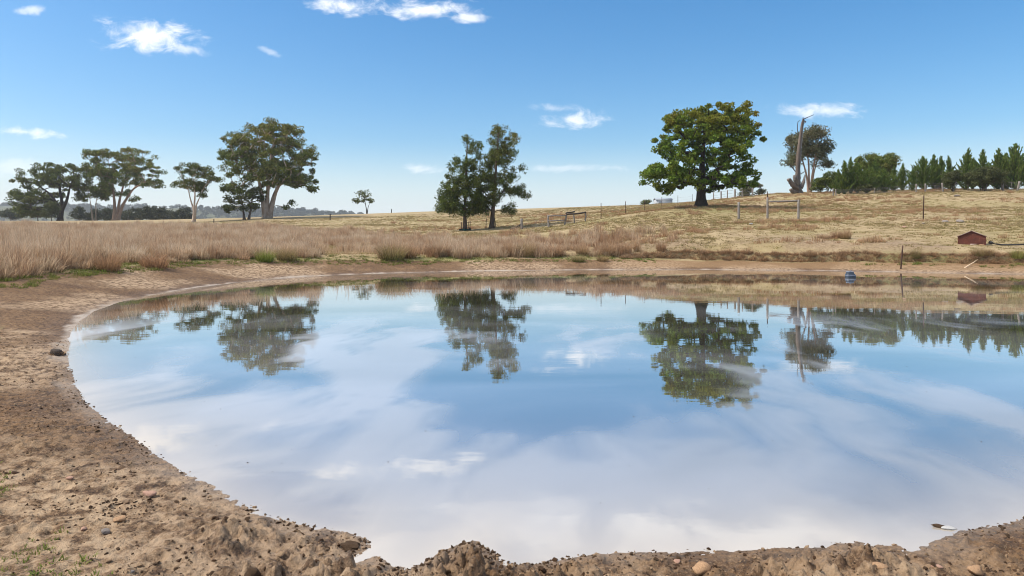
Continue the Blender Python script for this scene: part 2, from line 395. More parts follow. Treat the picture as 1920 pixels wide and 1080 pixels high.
M['leaf_gum_grey'] = leaf_mat('leaf_gum_grey', (.075, .085, .040), (.135, .14, .068), (.21, .15, .08))
M['leaf_maple'] = leaf_mat('leaf_maple', (.060, .118, .014), (.165, .245, .032), (.26, .19, .028), 0.42)
M['leaf_oak'] = leaf_mat('leaf_oak', (.042, .072, .016), (.11, .138, .028), (.20, .16, .035))
M['leaf_cypress'] = leaf_mat('leaf_cypress', (.048, .098, .015), (.125, .19, .034), (.21, .21, .05))
M['leaf_shrub'] = leaf_mat('leaf_shrub', (.055, .065, .022), (.095, .105, .038), (.1, .085, .045))
M['leaf_far'] = leaf_mat('leaf_far', (.035, .045, .022), (.07, .075, .04), (.1, .08, .05), 0.2, .1)

def grass_mat(name, base, mid, tip, var, trans=0.35):
    m, t, o = new_mat(name); oi = t.node('ShaderNodeObjectInfo'); g = t.node('ShaderNodeNewGeometry')
    h = at(t, 'h'); n = t.noise(g.outputs['Position'], 0.22, 3, 0.6)
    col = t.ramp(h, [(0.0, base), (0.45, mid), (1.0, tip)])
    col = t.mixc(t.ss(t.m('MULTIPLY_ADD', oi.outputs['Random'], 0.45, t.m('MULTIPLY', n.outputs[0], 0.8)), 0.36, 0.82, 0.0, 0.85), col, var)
    hv = t.node('ShaderNodeHueSaturation'); t.put(hv.inputs['Color'], col)
    t.put(hv.inputs['Value'], t.m('MULTIPLY_ADD', g.outputs['Random Per Island'], 0.7, 0.65))
    d = t.node('ShaderNodeBsdfDiffuse'); tr = t.node('ShaderNodeBsdfTranslucent'); mx = t.node('ShaderNodeMixShader'); mx.inputs[0].default_value = trans
    t.put(d.inputs[0], hv.outputs[0]); t.put(tr.inputs[0], hv.outputs[0])
    t.l.new(d.outputs[0], mx.inputs[1]); t.l.new(tr.outputs[0], mx.inputs[2]); t.l.new(mx.outputs[0], o.inputs[0]); return m
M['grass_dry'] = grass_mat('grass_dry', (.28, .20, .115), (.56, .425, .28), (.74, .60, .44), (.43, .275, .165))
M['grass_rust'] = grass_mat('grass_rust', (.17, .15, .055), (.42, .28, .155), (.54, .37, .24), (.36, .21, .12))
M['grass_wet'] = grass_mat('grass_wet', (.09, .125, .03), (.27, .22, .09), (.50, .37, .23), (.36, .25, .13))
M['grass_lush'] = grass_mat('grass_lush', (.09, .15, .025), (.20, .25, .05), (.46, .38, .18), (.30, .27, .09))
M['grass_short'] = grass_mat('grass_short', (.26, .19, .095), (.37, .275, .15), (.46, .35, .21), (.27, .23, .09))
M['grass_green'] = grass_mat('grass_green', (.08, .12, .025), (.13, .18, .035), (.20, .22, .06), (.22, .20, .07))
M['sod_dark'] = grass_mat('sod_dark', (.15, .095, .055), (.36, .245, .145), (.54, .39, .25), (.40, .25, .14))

def ground_material():
    m, t, o = new_mat('ground'); g = t.node('ShaderNodeNewGeometry'); pos = g.outputs['Position']
    n_big = t.noise(pos, 0.09, 5, 0.6); n_mid = t.noise(pos, 0.7, 6, 0.6); n_fine = t.noise(pos, 6.0, 6, 0.7); n_grit = t.noise(pos, 34.0, 5, 0.75); n_crumb = t.noise(pos, 13.0, 5, 0.72)
    # bare soil: light brown silt with darker crumbly soil
    soil = t.ramp(n_mid.outputs[0], [(0.28, (.098, .046, .017)), (0.48, (.168, .089, .036)), (0.66, (.245, .142, .066))])
    soil = t.mixc(t.ss(n_fine.outputs[0], 0.44, 0.66, 0, .75), soil, (.062, .033, .017))
    soil = t.mixc(t.ss(n_grit.outputs[0], 0.53, 0.64, 0, .8), soil, (.30, .20, .115))
    soil = t.mixc(t.ss(n_grit.outputs[0], 0.47, 0.36, 0, .85), soil, (.035, .02, .012))  # dark dips: crevice shade painted into the soil colour
    soil = t.mixc(t.ss(n_crumb.outputs[0], 0.49, 0.40, 0, .7), soil, (.045, .026, .014))  # coarser dips, shade painted in the same way
    soil = t.mixc(t.ss(n_crumb.outputs[0], 0.55, 0.66, 0, .5), soil, (.29, .19, .115))
    soil = t.mixc(t.m('MULTIPLY', at(t, 'pale'), t.ss(n_fine.outputs[0], 0.62, 0.40)), soil, (.39, .275, .17))
    soil = t.mixc(t.m('MULTIPLY', at(t, 'ochre'), 0.6), soil, (.24, .145, .068))
    # grass cover
    dry = t.ramp(n_mid.outputs[0], [(0.3, (.22, .155, .08)), (0.5, (.33, .245, .13)), (0.7, (.40, .30, .175))])
    dry = t.mixc(t.ss(n_big.outputs[0], 0.46, 0.62, 0, .5), dry, (.27, .225, .09))
    dry = t.mixc(t.ss(n_fine.outputs[0], 0.5, 0.68, 0, .6), dry, (.17, .115, .06))
    green = t.mixc(t.ss(n_fine.outputs[0], 0.4, 0.62), (.15, .155, .045), (.25, .20, .085))
    gr = t.mixc(at(t, 'green'), dry, green)
    gr = t.mixc(at(t, 'brown'), gr, t.mixc(t.ss(n_fine.outputs[0], 0.4, 0.6), (.30, .215, .135), (.15, .095, .055)))
    edge = t.ss(t.m('ADD', at(t, 'grass'), t.m('MULTIPLY', t.m('SUBTRACT', n_fine.outputs[0], 0.5), 0.9)), 0.35, 0.65)
    col = t.mixc(edge, soil, gr)
    col = t.mixc(t.m('MULTIPLY', at(t, 'rim'), t.ss(n_fine.outputs[0], 0.30, 0.5)), col, (.46, .385, .31))  # pale waterline: sky reflection on the wet edge painted in
    wet = at(t, 'wet')
    col = t.mixc(t.m('MULTIPLY', wet, 0.45), col, t.mixc(1.0, col, (.55, .5, .47), 'MULTIPLY'))
    hgt = t.m('ADD', t.m('MULTIPLY', n_fine.outputs[0], 1.0), t.m('ADD', t.m('MULTIPLY', n_crumb.outputs[0], 0.6), t.m('MULTIPLY', n_grit.outputs[0], 0.3)))
    rough = t.m('SUBTRACT', 0.95, t.m('MULTIPLY', wet, 0.32))
    principled(t, o, col, rough, hgt, 0.9, 0.06, 0.35)
    return m
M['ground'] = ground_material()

def water_material():
    m, t, o = new_mat('water'); g = t.node('ShaderNodeNewGeometry'); pos = g.outputs['Position']
    a = t.noise(t.vm('MULTIPLY', pos, (0.55, 1.6, 1)).outputs[0], 3.2, 3, 0.5)
    b = t.noise(t.vm('MULTIPLY', pos, (0.6, 1.5, 1)).outputs[0], 0.8, 3, 0.5)
    h = t.m('ADD', t.m('MULTIPLY', a.outputs[0], 0.25), b.outputs[0])
    bp = t.node('ShaderNodeBump'); bp.inputs['Strength'].default_value = 1.0; bp.inputs['Distance'].default_value = 0.0014
    t.put(bp.inputs['Height'], h)
    # suspended silt: paler in the shallows; soft pale patches paint in mirrored clouds
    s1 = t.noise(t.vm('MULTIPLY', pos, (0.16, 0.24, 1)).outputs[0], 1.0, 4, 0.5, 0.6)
    silt_with_clouds = t.mixc(t.ss(s1.outputs[0], 0.38, 0.62), (.055, .052, .034), (.20, .195, .19))
    film = at(t, 'ruffle')
    body = t.mixc(at(t, 'shallow'), silt_with_clouds, (.40, .345, .28))
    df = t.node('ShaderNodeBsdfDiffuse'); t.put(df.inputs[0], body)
    gl = t.node('ShaderNodeBsdfGlossy'); gl.inputs['Color'].default_value = (1, 1, 1, 1); gl.inputs['Roughness'].default_value = 0.015
    t.l.new(bp.outputs[0], gl.inputs['Normal'])
    rg = t.node('ShaderNodeBsdfGlossy'); rg.inputs['Color'].default_value = (1, 1, 1, 1); rg.inputs['Roughness'].default_value = 0.48
    # breeze-ruffled patches scatter the higher, brighter sky
    ruf = t.m('MULTIPLY', film, 0.58)
    mg = t.node('ShaderNodeMixShader'); t.put(mg.inputs[0], ruf); t.l.new(gl.outputs[0], mg.inputs[1]); t.l.new(rg.outputs[0], mg.inputs[2])
    fr = t.node('ShaderNodeFresnel'); fr.inputs[0].default_value = 1.5
    fac = t.m('MULTIPLY_ADD', fr.outputs[0], 0.5, 0.52, clamp=True)
    fac = t.m('MULTIPLY', fac, t.m('SUBTRACT', 1.0, t.m('MULTIPLY', at(t, 'shallow'), 0.5)))
    mx = t.node('ShaderNodeMixShader'); t.put(mx.inputs[0], fac); t.l.new(df.outputs[0], mx.inputs[1]); t.l.new(mg.outputs[0], mx.inputs[2])
    t.l.new(mx.outputs[0], o.inputs[0]); return m
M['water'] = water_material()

# ------------------------------------------------------------------ ground sheet
def build_ground():
    rad = [0.25, 0.8, 1.4, 2.0, 2.5, 2.9, 3.2, 3.5, 3.7]
    r = 3.8
    while r < 2700:
        rad.append(r)
        r += (0.022 if r < 5.6 else 0.022 + (r - 5.6) * 0.0052 if r < 24 else 0.13 if r < 52 else 0.13 + (r - 52) * 0.011 if r < 150 else r * 0.05)
    rad = np.array(rad)
    fine = np.linspace(R(-42), R(42), 640); coarse = np.linspace(R(42), R(318), 92)[1:-1]
    ang = np.r_[fine, coarse]; na, nr = len(ang), len(rad)
    Rg, Ag = np.meshgrid(rad, ang, indexing='ij')
    X, Y = Rg * np.sin(Ag), Rg * np.cos(Ag)
    Z, SD = terrain(X, Y, True, True)
    V = np.c_[X.ravel(), Y.ravel(), Z.ravel()]; sd = SD.ravel(); x, y, z = V.T
    i = np.arange(nr - 1)[:, None] * na; j = np.arange(na)[None]; jn = (j + 1) % na
    Fq = np.stack([i + j, i + na + j, i + na + jn, i + jn], -1).reshape(-1, 4)
    keep = (z[Fq] > -0.3).any(1); Fq = Fq[keep]
    cen = len(V); V = np.r_[V, [[0, 0, gz(0, 0.3)]]]
    F3 = np.c_[np.arange(na), (np.arange(na) + 1) % na, np.full(na, cen)]
    used = np.zeros(len(V), bool); used[Fq.ravel()] = True; used[F3.ravel()] = True
    remap = np.cumsum(used) - 1
    me = np_mesh('ground', V[used], [remap[Fq], remap[F3]], True)
    r_ = np.hypot(x, y); pxl = 960 + F * x / np.maximum(y, 0.1)
    nz = fbm(x, y, 3.0, 4, 21); nz2 = fbm(x, y, 1.2, 4, 22)
    left = smooth(x, -4, -9)
    g0 = 2.9 + 1.3 * smooth(x, -8, -16)                       # where the grass begins, metres from the water
    grass = smooth(sd + nz * 0.7, g0 - 0.3, g0 + 0.5) * smooth(y, 12, 22)
    grass = np.maximum(grass, 0.78 * smooth(nz2 + nz * .5, -0.05, 0.6) * smooth(x, -6.5, -9.5) * smooth(y, 20, 10) * (sd > 1.2))
    grass = np.maximum(grass, 0.46 * smooth(nz2 + .5 * fbm(x, y, .3, 3, 29), -0.1, 0.6) * smooth(x, -1.9, -3.2) * smooth(y, 10, 5) * smooth(sd, .6, 1.4))
    grass = np.where(y < 0, 0.45 * smooth(nz, -.2, .5), grass)
    lipm = smooth(x, 7, 13) * smooth(y, 28, 33)
    green = np.exp(-((sd - (g0 + 0.5)) / 1.1) ** 2) * smooth(nz + 0.35, -0.1, 0.5) * (1 - 0.95 * lipm * smooth(x, 25, 21)) * smooth(y, 14, 24)
    green = np.maximum(green, smooth(y, 22, 12) * 0.8)
    mp = P(1330, 392, 84); green = np.maximum(green, 0.8 * np.exp(-(((x - mp[0] - 2) / 9) ** 2 + ((y - 80) / 6) ** 2)))
    green = np.maximum(green, 0.7 * np.exp(-(((x - 8) / 5) ** 2 + ((y - 84) / 5) ** 2)))
    pale = smooth(fbm(x, y, 2.4, 4, 25) + 0.35 * np.exp(-((sd - 1.2) / 1.2) ** 2), 0.05, 0.55)
    pale = np.maximum(pale, np.exp(-(((x + 4.1) / .8) ** 2 + ((y - 5.25) / .55) ** 2)))
    pale = np.maximum(pale, 0.9 * np.exp(-(((x + 1.6) / .85) ** 2 + ((y - 4.25) / .28) ** 2)))
    ochre = smooth(x, 4, 11) * smooth(y, 26, 33) * smooth(sd, 0.5, 1.0)
    rim = smooth(sd + fbm(x, y, .5, 3, 66) * .22 + fbm(x, y, 2.5, 2, 67) * .1, 0.24, 0.03) * (0.35 + 0.65 * smooth(fbm(x, y, 1.3, 3, 68), -.3, .3)) * (0.25 + 0.75 * smooth(y, 6, 16))  # mask of the painted sky reflection along the waterline
    wet = np.clip(smooth(sd, 1.0, 0.05) * 0.75 + 0.8 * np.exp(-(((x + 1.5) / 1.1) ** 2 + ((y - 4.2) / .35) ** 2)), 0, 1)
    brown = 0.8 * smooth(x, 2, 8) * smooth(y, 30, 36) * np.exp(-((sd - 6.5) / 3.0) ** 2) * smooth(nz + .4 * nz2, -.35, .25) * smooth(x, 60, 40)
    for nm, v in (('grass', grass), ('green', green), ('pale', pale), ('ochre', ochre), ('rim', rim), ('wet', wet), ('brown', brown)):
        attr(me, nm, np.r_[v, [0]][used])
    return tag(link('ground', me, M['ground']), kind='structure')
build_ground()

def build_water():
    xs = np.r_[np.linspace(-17, -9, 50), np.linspace(-9, 11, 230)[1:], np.linspace(11, 40, 80)[1:]]
    ys = np.r_[np.linspace(3.0, 9, 90), np.linspace(9, 20, 90)[1:], np.linspace(20, 48, 70)[1:]]
    X, Y = np.meshgrid(xs, ys, indexing='ij'); sd = shore_dist(X, Y)
    V = np.c_[X.ravel(), Y.ravel(), np.zeros(X.size)]; n = len(ys)
    i = np.arange(len(xs) - 1)[:, None] * n; j = np.arange(n - 1)[None]
    Fq = np.stack([i + j, i + n + j, i + n + j + 1, i + j + 1], -1).reshape(-1, 4)
    Fq = Fq[(sd[Fq] < 0.7).any(1)]
    used = np.zeros(len(V), bool); used[Fq.ravel()] = True; rm = np.cumsum(used) - 1
    me = np_mesh('pond_water', V[used], rm[Fq], True)
    y = V[:, 1]
    shl = np.exp(np.minimum(sd, 0) / (0.35 + 0.75 * smooth(y, 20, 6))) * (0.30 + 0.70 * smooth(y, 24, 9))
    attr(me, 'shallow', shl[used])
    # breeze patches: rougher wavelets that mirror the cloud deck overhead instead of the low sky
    k = 44693
    x_, y_ = V[:, 0], V[:, 1]
    fv = fbm(x_ + 0.7 * fbm(x_, y_, 2.4, 2, k + 5000), y_ * 0.40 + 0.45 * fbm(x_, y_, 1.3, 3, k + 6000), 1.75, 5, k, 0.55)
    attr(me, 'ruffle', (smooth(fv, -0.10, 0.28) * smooth(y, 19.5, 13))[used])
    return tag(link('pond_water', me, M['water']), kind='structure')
build_water()

# ------------------------------------------------------------------ far hills
def build_hills():
    def hill(name, ridge, d0, depth, seed):
        xs = np.linspace(ridge[0][0], ridge[-1][0], 160); top = np.interp(xs, [p[0] for p in ridge], [p[1] for p in ridge])
        top = top + fbm(xs, xs * 0, 60, 4, seed) * 2.0
        rows = np.linspace(0, 1, 26); V = []
        for t_ in rows:
            yv = d0 - depth + 2 * depth * t_
            k = np.cos((t_ - .5) * np.pi) ** 1.1
            X = (xs - 960) / F * d0; Zt = EYE + (HOR - top) / F * d0
            Z = (Zt - 4) * k + 4 + fbm(X, X * 0 + yv, 140, 3, seed + 3) * 7 * k * (1 - abs(2 * t_ - 1)) * (abs(t_ - .5) > .03)
            V.append(np.c_[X, np.full(len(xs), yv), Z])
        V = np.concatenate(V); n = len(xs)
        i = np.arange(25)[:, None] * n; j = np.arange(n - 1)[None]
        Fq = np.stack([i + j, i + j + 1, i + n + j + 1, i + n + j], -1).reshape(-1, 4)
        me = np_mesh(name, V, Fq, True)
        return tag(link(name, me, M['hill']), kind='structure'), V.reshape(26, n, 3)
    M['hill'] = surf_mat('hill', (.06, .07, .035), (.13, .125, .06), .02, bstr=.2, c3=(.035, .045, .025))
    h1, g1 = hill('far_hill', [(-700, 402), (-400, 392), (-100, 389), (0, 389), (40, 388), (90, 386), (150, 392), (200, 396), (260, 395), (300, 391), (345, 391), (380, 395), (430, 398), (520, 400), (600, 402), (660, 407), (760, 418)], 1750, 330, 5)
    return g1
hill_grid = build_hills()

# ------------------------------------------------------------------ scattering of uncountable growth (stuff)
def tuft_mesh(name, n, rad, h, lean, width, seed, droop=0.25, hvar=0.6):
    g = np.random.default_rng(seed)
    a = g.random(n) * 2 * np.pi; rr = rad * np.sqrt(g.random(n)); bx, by = rr * np.cos(a), rr * np.sin(a)
    a2 = a + g.normal(0, 0.7, n); ln = np.abs(g.normal(0.3, 0.35, n)) * lean + lean * rr / rad * 0.6
    hh = h * (1 - hvar * g.random(n)) * (1 - 0.35 * (rr / rad) ** 2); w = width * (0.6 + 0.8 * g.random(n)); fa = g.random(n) * np.pi
    wx, wy = np.cos(fa) * w / 2, np.sin(fa) * w / 2; dx, dy = np.cos(a2) * ln * hh, np.sin(a2) * ln * hh
    z0 = np.full(n, -0.04 * h)
    V = np.stack([np.c_[bx - wx, by - wy, z0], np.c_[bx + wx, by + wy, z0],
                  np.c_[bx + dx * .42 + wx * .75, by + dy * .42 + wy * .75, hh * .6], np.c_[bx + dx * .42 - wx * .75, by + dy * .42 - wy * .75, hh * .6],
                  np.c_[bx + dx * (1 + droop), by + dy * (1 + droop), hh * (1 - droop * .3 * g.random(n))]], 1).reshape(-1, 3)
    b = np.arange(n)[:, None] * 5
    me = np_mesh(name, V, [b + np.array([[0, 1, 2, 3]]), b + np.array([[3, 2, 4]])])
    attr(me, 'h', np.tile([0, 0, .55, .55, 1.0], n)); return me
def scatter(name, label, cat, pts, variants, mat, smin, smax, g, tilt=0.08, zs=None, keep_top=True):
    col = bpy.data.collections.new(name + '_source')
    for me in variants:
        if not me.materials: me.materials.append(mat)
        col.objects.link(bpy.data.objects.new(me.name, me))
    n = len(pts); me = np_mesh_points(name, pts)
    attr(me, 'rot', np.c_[g.normal(0, tilt, n), g.normal(0, tilt, n), g.random(n) * 6.283], 'FLOAT_VECTOR')
    s = smin + (smax - smin) * g.random(n) ** 1.5
    zsc = s * (0.65 + 0.7 * g.random(n)) * (1 if zs is None else zs)
    attr(me, 'scl', np.c_[s, s, zsc], 'FLOAT_VECTOR'); attr(me, 'idx', g.integers(0, len(variants), n), 'INT')
    o = tag(link(name, me), label, cat, kind='stuff')
    ng = bpy.data.node_groups.new(name, 'GeometryNodeTree')
    ng.interface.new_socket('Geometry', in_out='INPUT', socket_type='NodeSocketGeometry'); ng.interface.new_socket('Geometry', in_out='OUTPUT', socket_type='NodeSocketGeometry')
    N = ng.nodes; L = ng.links
    gi, go = N.new('NodeGroupInput'), N.new('NodeGroupOutput'); ip = N.new('GeometryNodeInstanceOnPoints'); ci = N.new('GeometryNodeCollectionInfo')
    ci.inputs['Collection'].default_value = col; ci.inputs['Separate Children'].default_value = True; ci.inputs['Reset Children'].default_value = True
    def na(nm, typ):
        q = N.new('GeometryNodeInputNamedAttribute'); q.data_type = typ; q.inputs[0].default_value = nm; return [s_ for s_ in q.outputs if s_.enabled][0]
    e2r = N.new('FunctionNodeEulerToRotation'); L.new(na('rot', 'FLOAT_VECTOR'), e2r.inputs[0])
    L.new(gi.outputs[0], ip.inputs['Points']); L.new(ci.outputs[0], ip.inputs['Instance']); ip.inputs['Pick Instance'].default_value = True
    L.new(na('idx', 'INT'), ip.inputs['Instance Index']); L.new(e2r.outputs[0], ip.inputs['Rotation']); L.new(na('scl', 'FLOAT_VECTOR'), ip.inputs['Scale'])
    L.new(ip.outputs[0], go.inputs[0])
    md = o.modifiers.new('scatter', 'NODES'); md.node_group = ng
    return o
def np_mesh_points(name, pts):
    me = bpy.data.meshes.new(name); me.vertices.add(len(pts)); me.vertices.foreach_set('co', np.asarray(pts, np.float32).ravel()); me.update(); return me
def fan_points(n, a0, a1, r0, r1, g, power=1.0):
    """random points in a sector, density falling with distance for power < 2"""
    a = g.uniform(R(a0), R(a1), n); u = g.random(n)
    r = (r0 ** power + u * (r1 ** power - r0 ** power)) ** (1 / power)
    return r * np.sin(a), r * np.cos(a)

def build_growth():
    g = np.random.default_rng(101)
    # tall dry grass of the flat behind the pond
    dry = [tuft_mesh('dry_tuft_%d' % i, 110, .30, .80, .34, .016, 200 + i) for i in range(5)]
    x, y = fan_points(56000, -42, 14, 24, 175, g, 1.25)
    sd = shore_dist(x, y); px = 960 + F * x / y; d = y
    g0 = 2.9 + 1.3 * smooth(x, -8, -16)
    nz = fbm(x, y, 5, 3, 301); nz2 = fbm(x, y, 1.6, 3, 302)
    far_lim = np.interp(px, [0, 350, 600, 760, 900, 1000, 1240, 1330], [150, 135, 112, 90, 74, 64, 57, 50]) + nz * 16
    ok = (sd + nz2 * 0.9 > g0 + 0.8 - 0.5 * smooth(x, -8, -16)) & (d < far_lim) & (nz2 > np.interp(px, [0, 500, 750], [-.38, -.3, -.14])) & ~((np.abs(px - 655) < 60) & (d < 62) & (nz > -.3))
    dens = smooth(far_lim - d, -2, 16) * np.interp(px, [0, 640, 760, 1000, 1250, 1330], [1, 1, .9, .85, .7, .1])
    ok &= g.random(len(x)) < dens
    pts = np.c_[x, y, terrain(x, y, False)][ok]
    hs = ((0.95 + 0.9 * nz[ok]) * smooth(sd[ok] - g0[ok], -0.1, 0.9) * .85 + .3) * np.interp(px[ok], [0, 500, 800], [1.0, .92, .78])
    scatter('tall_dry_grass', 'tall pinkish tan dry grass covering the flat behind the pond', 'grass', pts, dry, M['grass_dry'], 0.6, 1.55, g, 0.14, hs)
    # seed-headed rusty clumps mixed in
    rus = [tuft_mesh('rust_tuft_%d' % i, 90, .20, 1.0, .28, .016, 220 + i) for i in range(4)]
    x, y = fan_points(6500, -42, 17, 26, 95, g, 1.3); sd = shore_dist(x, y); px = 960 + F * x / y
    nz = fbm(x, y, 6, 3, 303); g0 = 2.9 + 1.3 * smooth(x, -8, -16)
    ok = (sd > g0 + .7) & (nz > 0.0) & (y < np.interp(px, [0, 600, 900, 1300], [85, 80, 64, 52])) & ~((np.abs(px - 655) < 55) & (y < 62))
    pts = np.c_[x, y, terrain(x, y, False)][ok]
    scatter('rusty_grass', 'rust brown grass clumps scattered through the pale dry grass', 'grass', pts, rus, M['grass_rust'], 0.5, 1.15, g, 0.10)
    # single long seed stalks standing above the rest
    stk = [tuft_mesh('stalk_tuft_%d' % i, 9, .16, 1.25, .22, .013, 230 + i, .15, .5) for i in range(5)]
    x, y = fan_points(5200, -42, 14, 24, 85, g, 1.1); sd = shore_dist(x, y); px = 960 + F * x / y; nz = fbm(x, y, 4, 3, 304); g0 = 2.9 + 1.3 * smooth(x, -8, -16)
    ok = (sd > g0 + .3) & (nz > -.15) & (y < np.interp(px, [0, 600, 900, 1300], [85, 70, 60, 50]))
    pts = np.c_[x, y, terrain(x, y, False)][ok]
    scatter('seed_stalks', 'long pale seed stalks rising above the dry grass', 'grass', pts, stk, M['grass_dry'], 0.6, 1.1, g, 0.12)
    # short pasture
    sh_ = [tuft_mesh('pasture_tuft_%d' % i, 34, .26, .13, .8, .022, 240 + i) for i in range(5)]
    x, y = fan_points(90000, -42, 42, 40, 175, g, 1.4); sd = shore_dist(x, y); px = 960 + F * x / y
    nz = fbm(x, y, 7, 4, 305)
    ok = (sd > 4.2) & (g.random(len(x)) < 0.35 + 0.65 * smooth(nz, -.4, .3)) & ((px > 560) | (y > 85))
    hs = (0.55 + 0.9 * smooth(nz, -.2, .7))[ok]
    pts = np.c_[x, y, terrain(x, y, False)][ok]
    scatter('pasture_grass', 'short dry pasture grass covering the paddock slope', 'grass', pts, sh_, M['grass_short'], 0.7, 1.5, g, 0.12, hs)
    # longer straw in drifts over the slope
    x, y = fan_points(16000, -10, 42, 44, 150, g, 1.4); px = 960 + F * x / y; nz = fbm(x, y * 2.2, 8, 4, 307); sd = shore_dist(x, y)
    ok = (nz > 0.22) & (sd > 5.5)
    mp = P(1315, 388, 87)
    bank = (np.abs((y - 88) + (x - 24) * -.25) < 2.2) & (x > 16) & (x < 44) & (g.random(len(x)) < .9)
    ok = (ok | bank) & (g.random(len(x)) < .75)
    pts = np.c_[x, y, terrain(x, y, False)][ok]
    straw = [tuft_mesh('straw_tuft_%d' % i, 60, .35, .42, .4, .02, 260 + i) for i in range(3)]
    scatter('straw_drifts', 'longer straw coloured grass in drifts across the slope', 'grass', pts, straw, M['grass_rust'], 0.6, 1.3, g, 0.1)
    # green sward at the water side
    grn = [tuft_mesh('green_tuft_%d' % i, 40, .18, .16, .6, .014, 270 + i) for i in range(4)]
    x, y = fan_points(26000, -42, 42, 20, 60, g, 1.2); sd = shore_dist(x, y); nz = fbm(x, y, 2.2, 3, 309); g0 = 2.9 + 1.3 * smooth(x, -8, -16)
    lipm = smooth(x, 7, 13) * smooth(y, 28, 33)
    ok = (np.abs(sd - g0 - .25) < 1.15 + nz * .8) & ((lipm < .5) | ((nz > -.1) & (x > 22) & (sd < 3.3))) & (y > 17)
    pts = np.c_[x, y, terrain(x, y, False)][ok]
    scatter('green_sward', 'low bright green grass along the far edge of the mud', 'grass', pts, grn, M['grass_green'], 0.5, 1.2, g, 0.1)
    # thin weeds on the trodden bank in front
    x, y = fan_points(4200, -42, -18, 4.4, 17, g, 1.2); sd = shore_dist(x, y); nz = fbm(x, y, .8, 3, 311) + .4 * fbm(x, y, 3, 2, 312)
    ok = (sd > 1.1) & (nz > 0.16)
    pts = np.c_[x, y, terrain(x, y, True)][ok]
    wd = [tuft_mesh('weed_tuft_%d' % i, 12, .035, .035, 1.3, .007, 280 + i) for i in range(4)]
    scatter('bank_weeds', 'tiny green weeds sprouting on the trodden bank', 'weeds', pts, wd, M['grass_green'], 0.5, 1.3, g, 0.2)
    # dark overhanging sod fringe of the eroded bank
    x, y = fan_points(60000, 8, 42, 36, 62, g, 1.0); sd = shore_dist(x, y); nz = fbm(x, y, 1.5, 3, 313); edge = 3.3 + fbm(x, y, 2.2, 3, 31) * 0.55
    ok = (np.abs(sd - edge - .16) < .24) & (x > 7.5)
    hs = (.75 + .9 * np.clip(nz + .25, -.3, 1))[ok]
    pts = np.c_[x, y, terrain(x, y, False)][ok]
    sod = [tuft_mesh('sod_tuft_%d' % i, 60, .15, .30, .9, .013, 290 + i, .8) for i in range(4)]
    scatter('bank_sod', 'dark matted sod fringing the eroded bank', 'sod', pts, sod, M['sod_dark'], 0.6, 1.3, g, 0.3, hs)
    # wood on the far hill
    crown = [blob_crown('hill_crown_%d' % i, 330 + i) for i in range(4)]
    n = 5200; ii = g.integers(0, 15, n); jj = g.integers(0, 159, n); fi, fj = g.random(n), g.random(n)
    p = hill_grid[ii, jj] * ((1 - fi) * (1 - fj))[:, None] + hill_grid[ii + 1, jj] * (fi * (1 - fj))[:, None] + hill_grid[ii, jj + 1] * ((1 - fi) * fj)[:, None] + hill_grid[ii + 1, jj + 1] * (fi * fj)[:, None]
    keepm = (fbm(p[:, 0], p[:, 1], 120, 3, 317) > -.12) | (g.random(n) < .25)
    scatter('hill_wood', 'far off wood covering the blue hill on the horizon', 'wood', p[keepm], crown, M['leaf_far'], 5.0, 13.0, g, 0.05)

def blob_crown(name, seed):
    g = np.random.default_rng(seed); n = 160
    q = g.normal(0, 1, (n, 3)); q /= np.linalg.norm(q, axis=1)[:, None]; q *= (0.35 + .3 * g.random(n))[:, None]
    q[:, 2] = q[:, 2] * .7 + .75
    mb = MB(); leaves(mb, q, 0.22, 0.16, g); mb.tube([(0, 0, -.1), (0, 0, .6)], [.035, .02], 4)
    me = mb.mesh(name); attr(me, 'tint', g.random(len(me.vertices)) * 0.3); return me

def leaves(mb, c, ln, wd, g, updir=None, flat=0.0):
    """one diamond leaf spray per centre"""
    n = len(c)
    d = g.normal(0, 1, (n, 3))
    if updir is not None: d = d * (1 - flat) + updir * flat * 1.6
    d /= np.linalg.norm(d, axis=1)[:, None] + 1e-9
    e = np.cross(d, g.normal(0, 1, (n, 3))); e /= np.linalg.norm(e, axis=1)[:, None] + 1e-9
    L = (ln * (0.6 + 0.8 * g.random(n)))[:, None]; W = (wd * (0.6 + 0.8 * g.random(n)))[:, None]
    nrm = np.cross(d, e) * W * 0.25
    V = np.stack([c - d * L * .5, c + e * W * .5 + nrm, c + d * L * .5, c - e * W * .5 + nrm], 1).reshape(-1, 3)
    mb.add(V, np.arange(n)[:, None] * 4 + np.array([[0, 1, 2, 3]]))
build_growth()

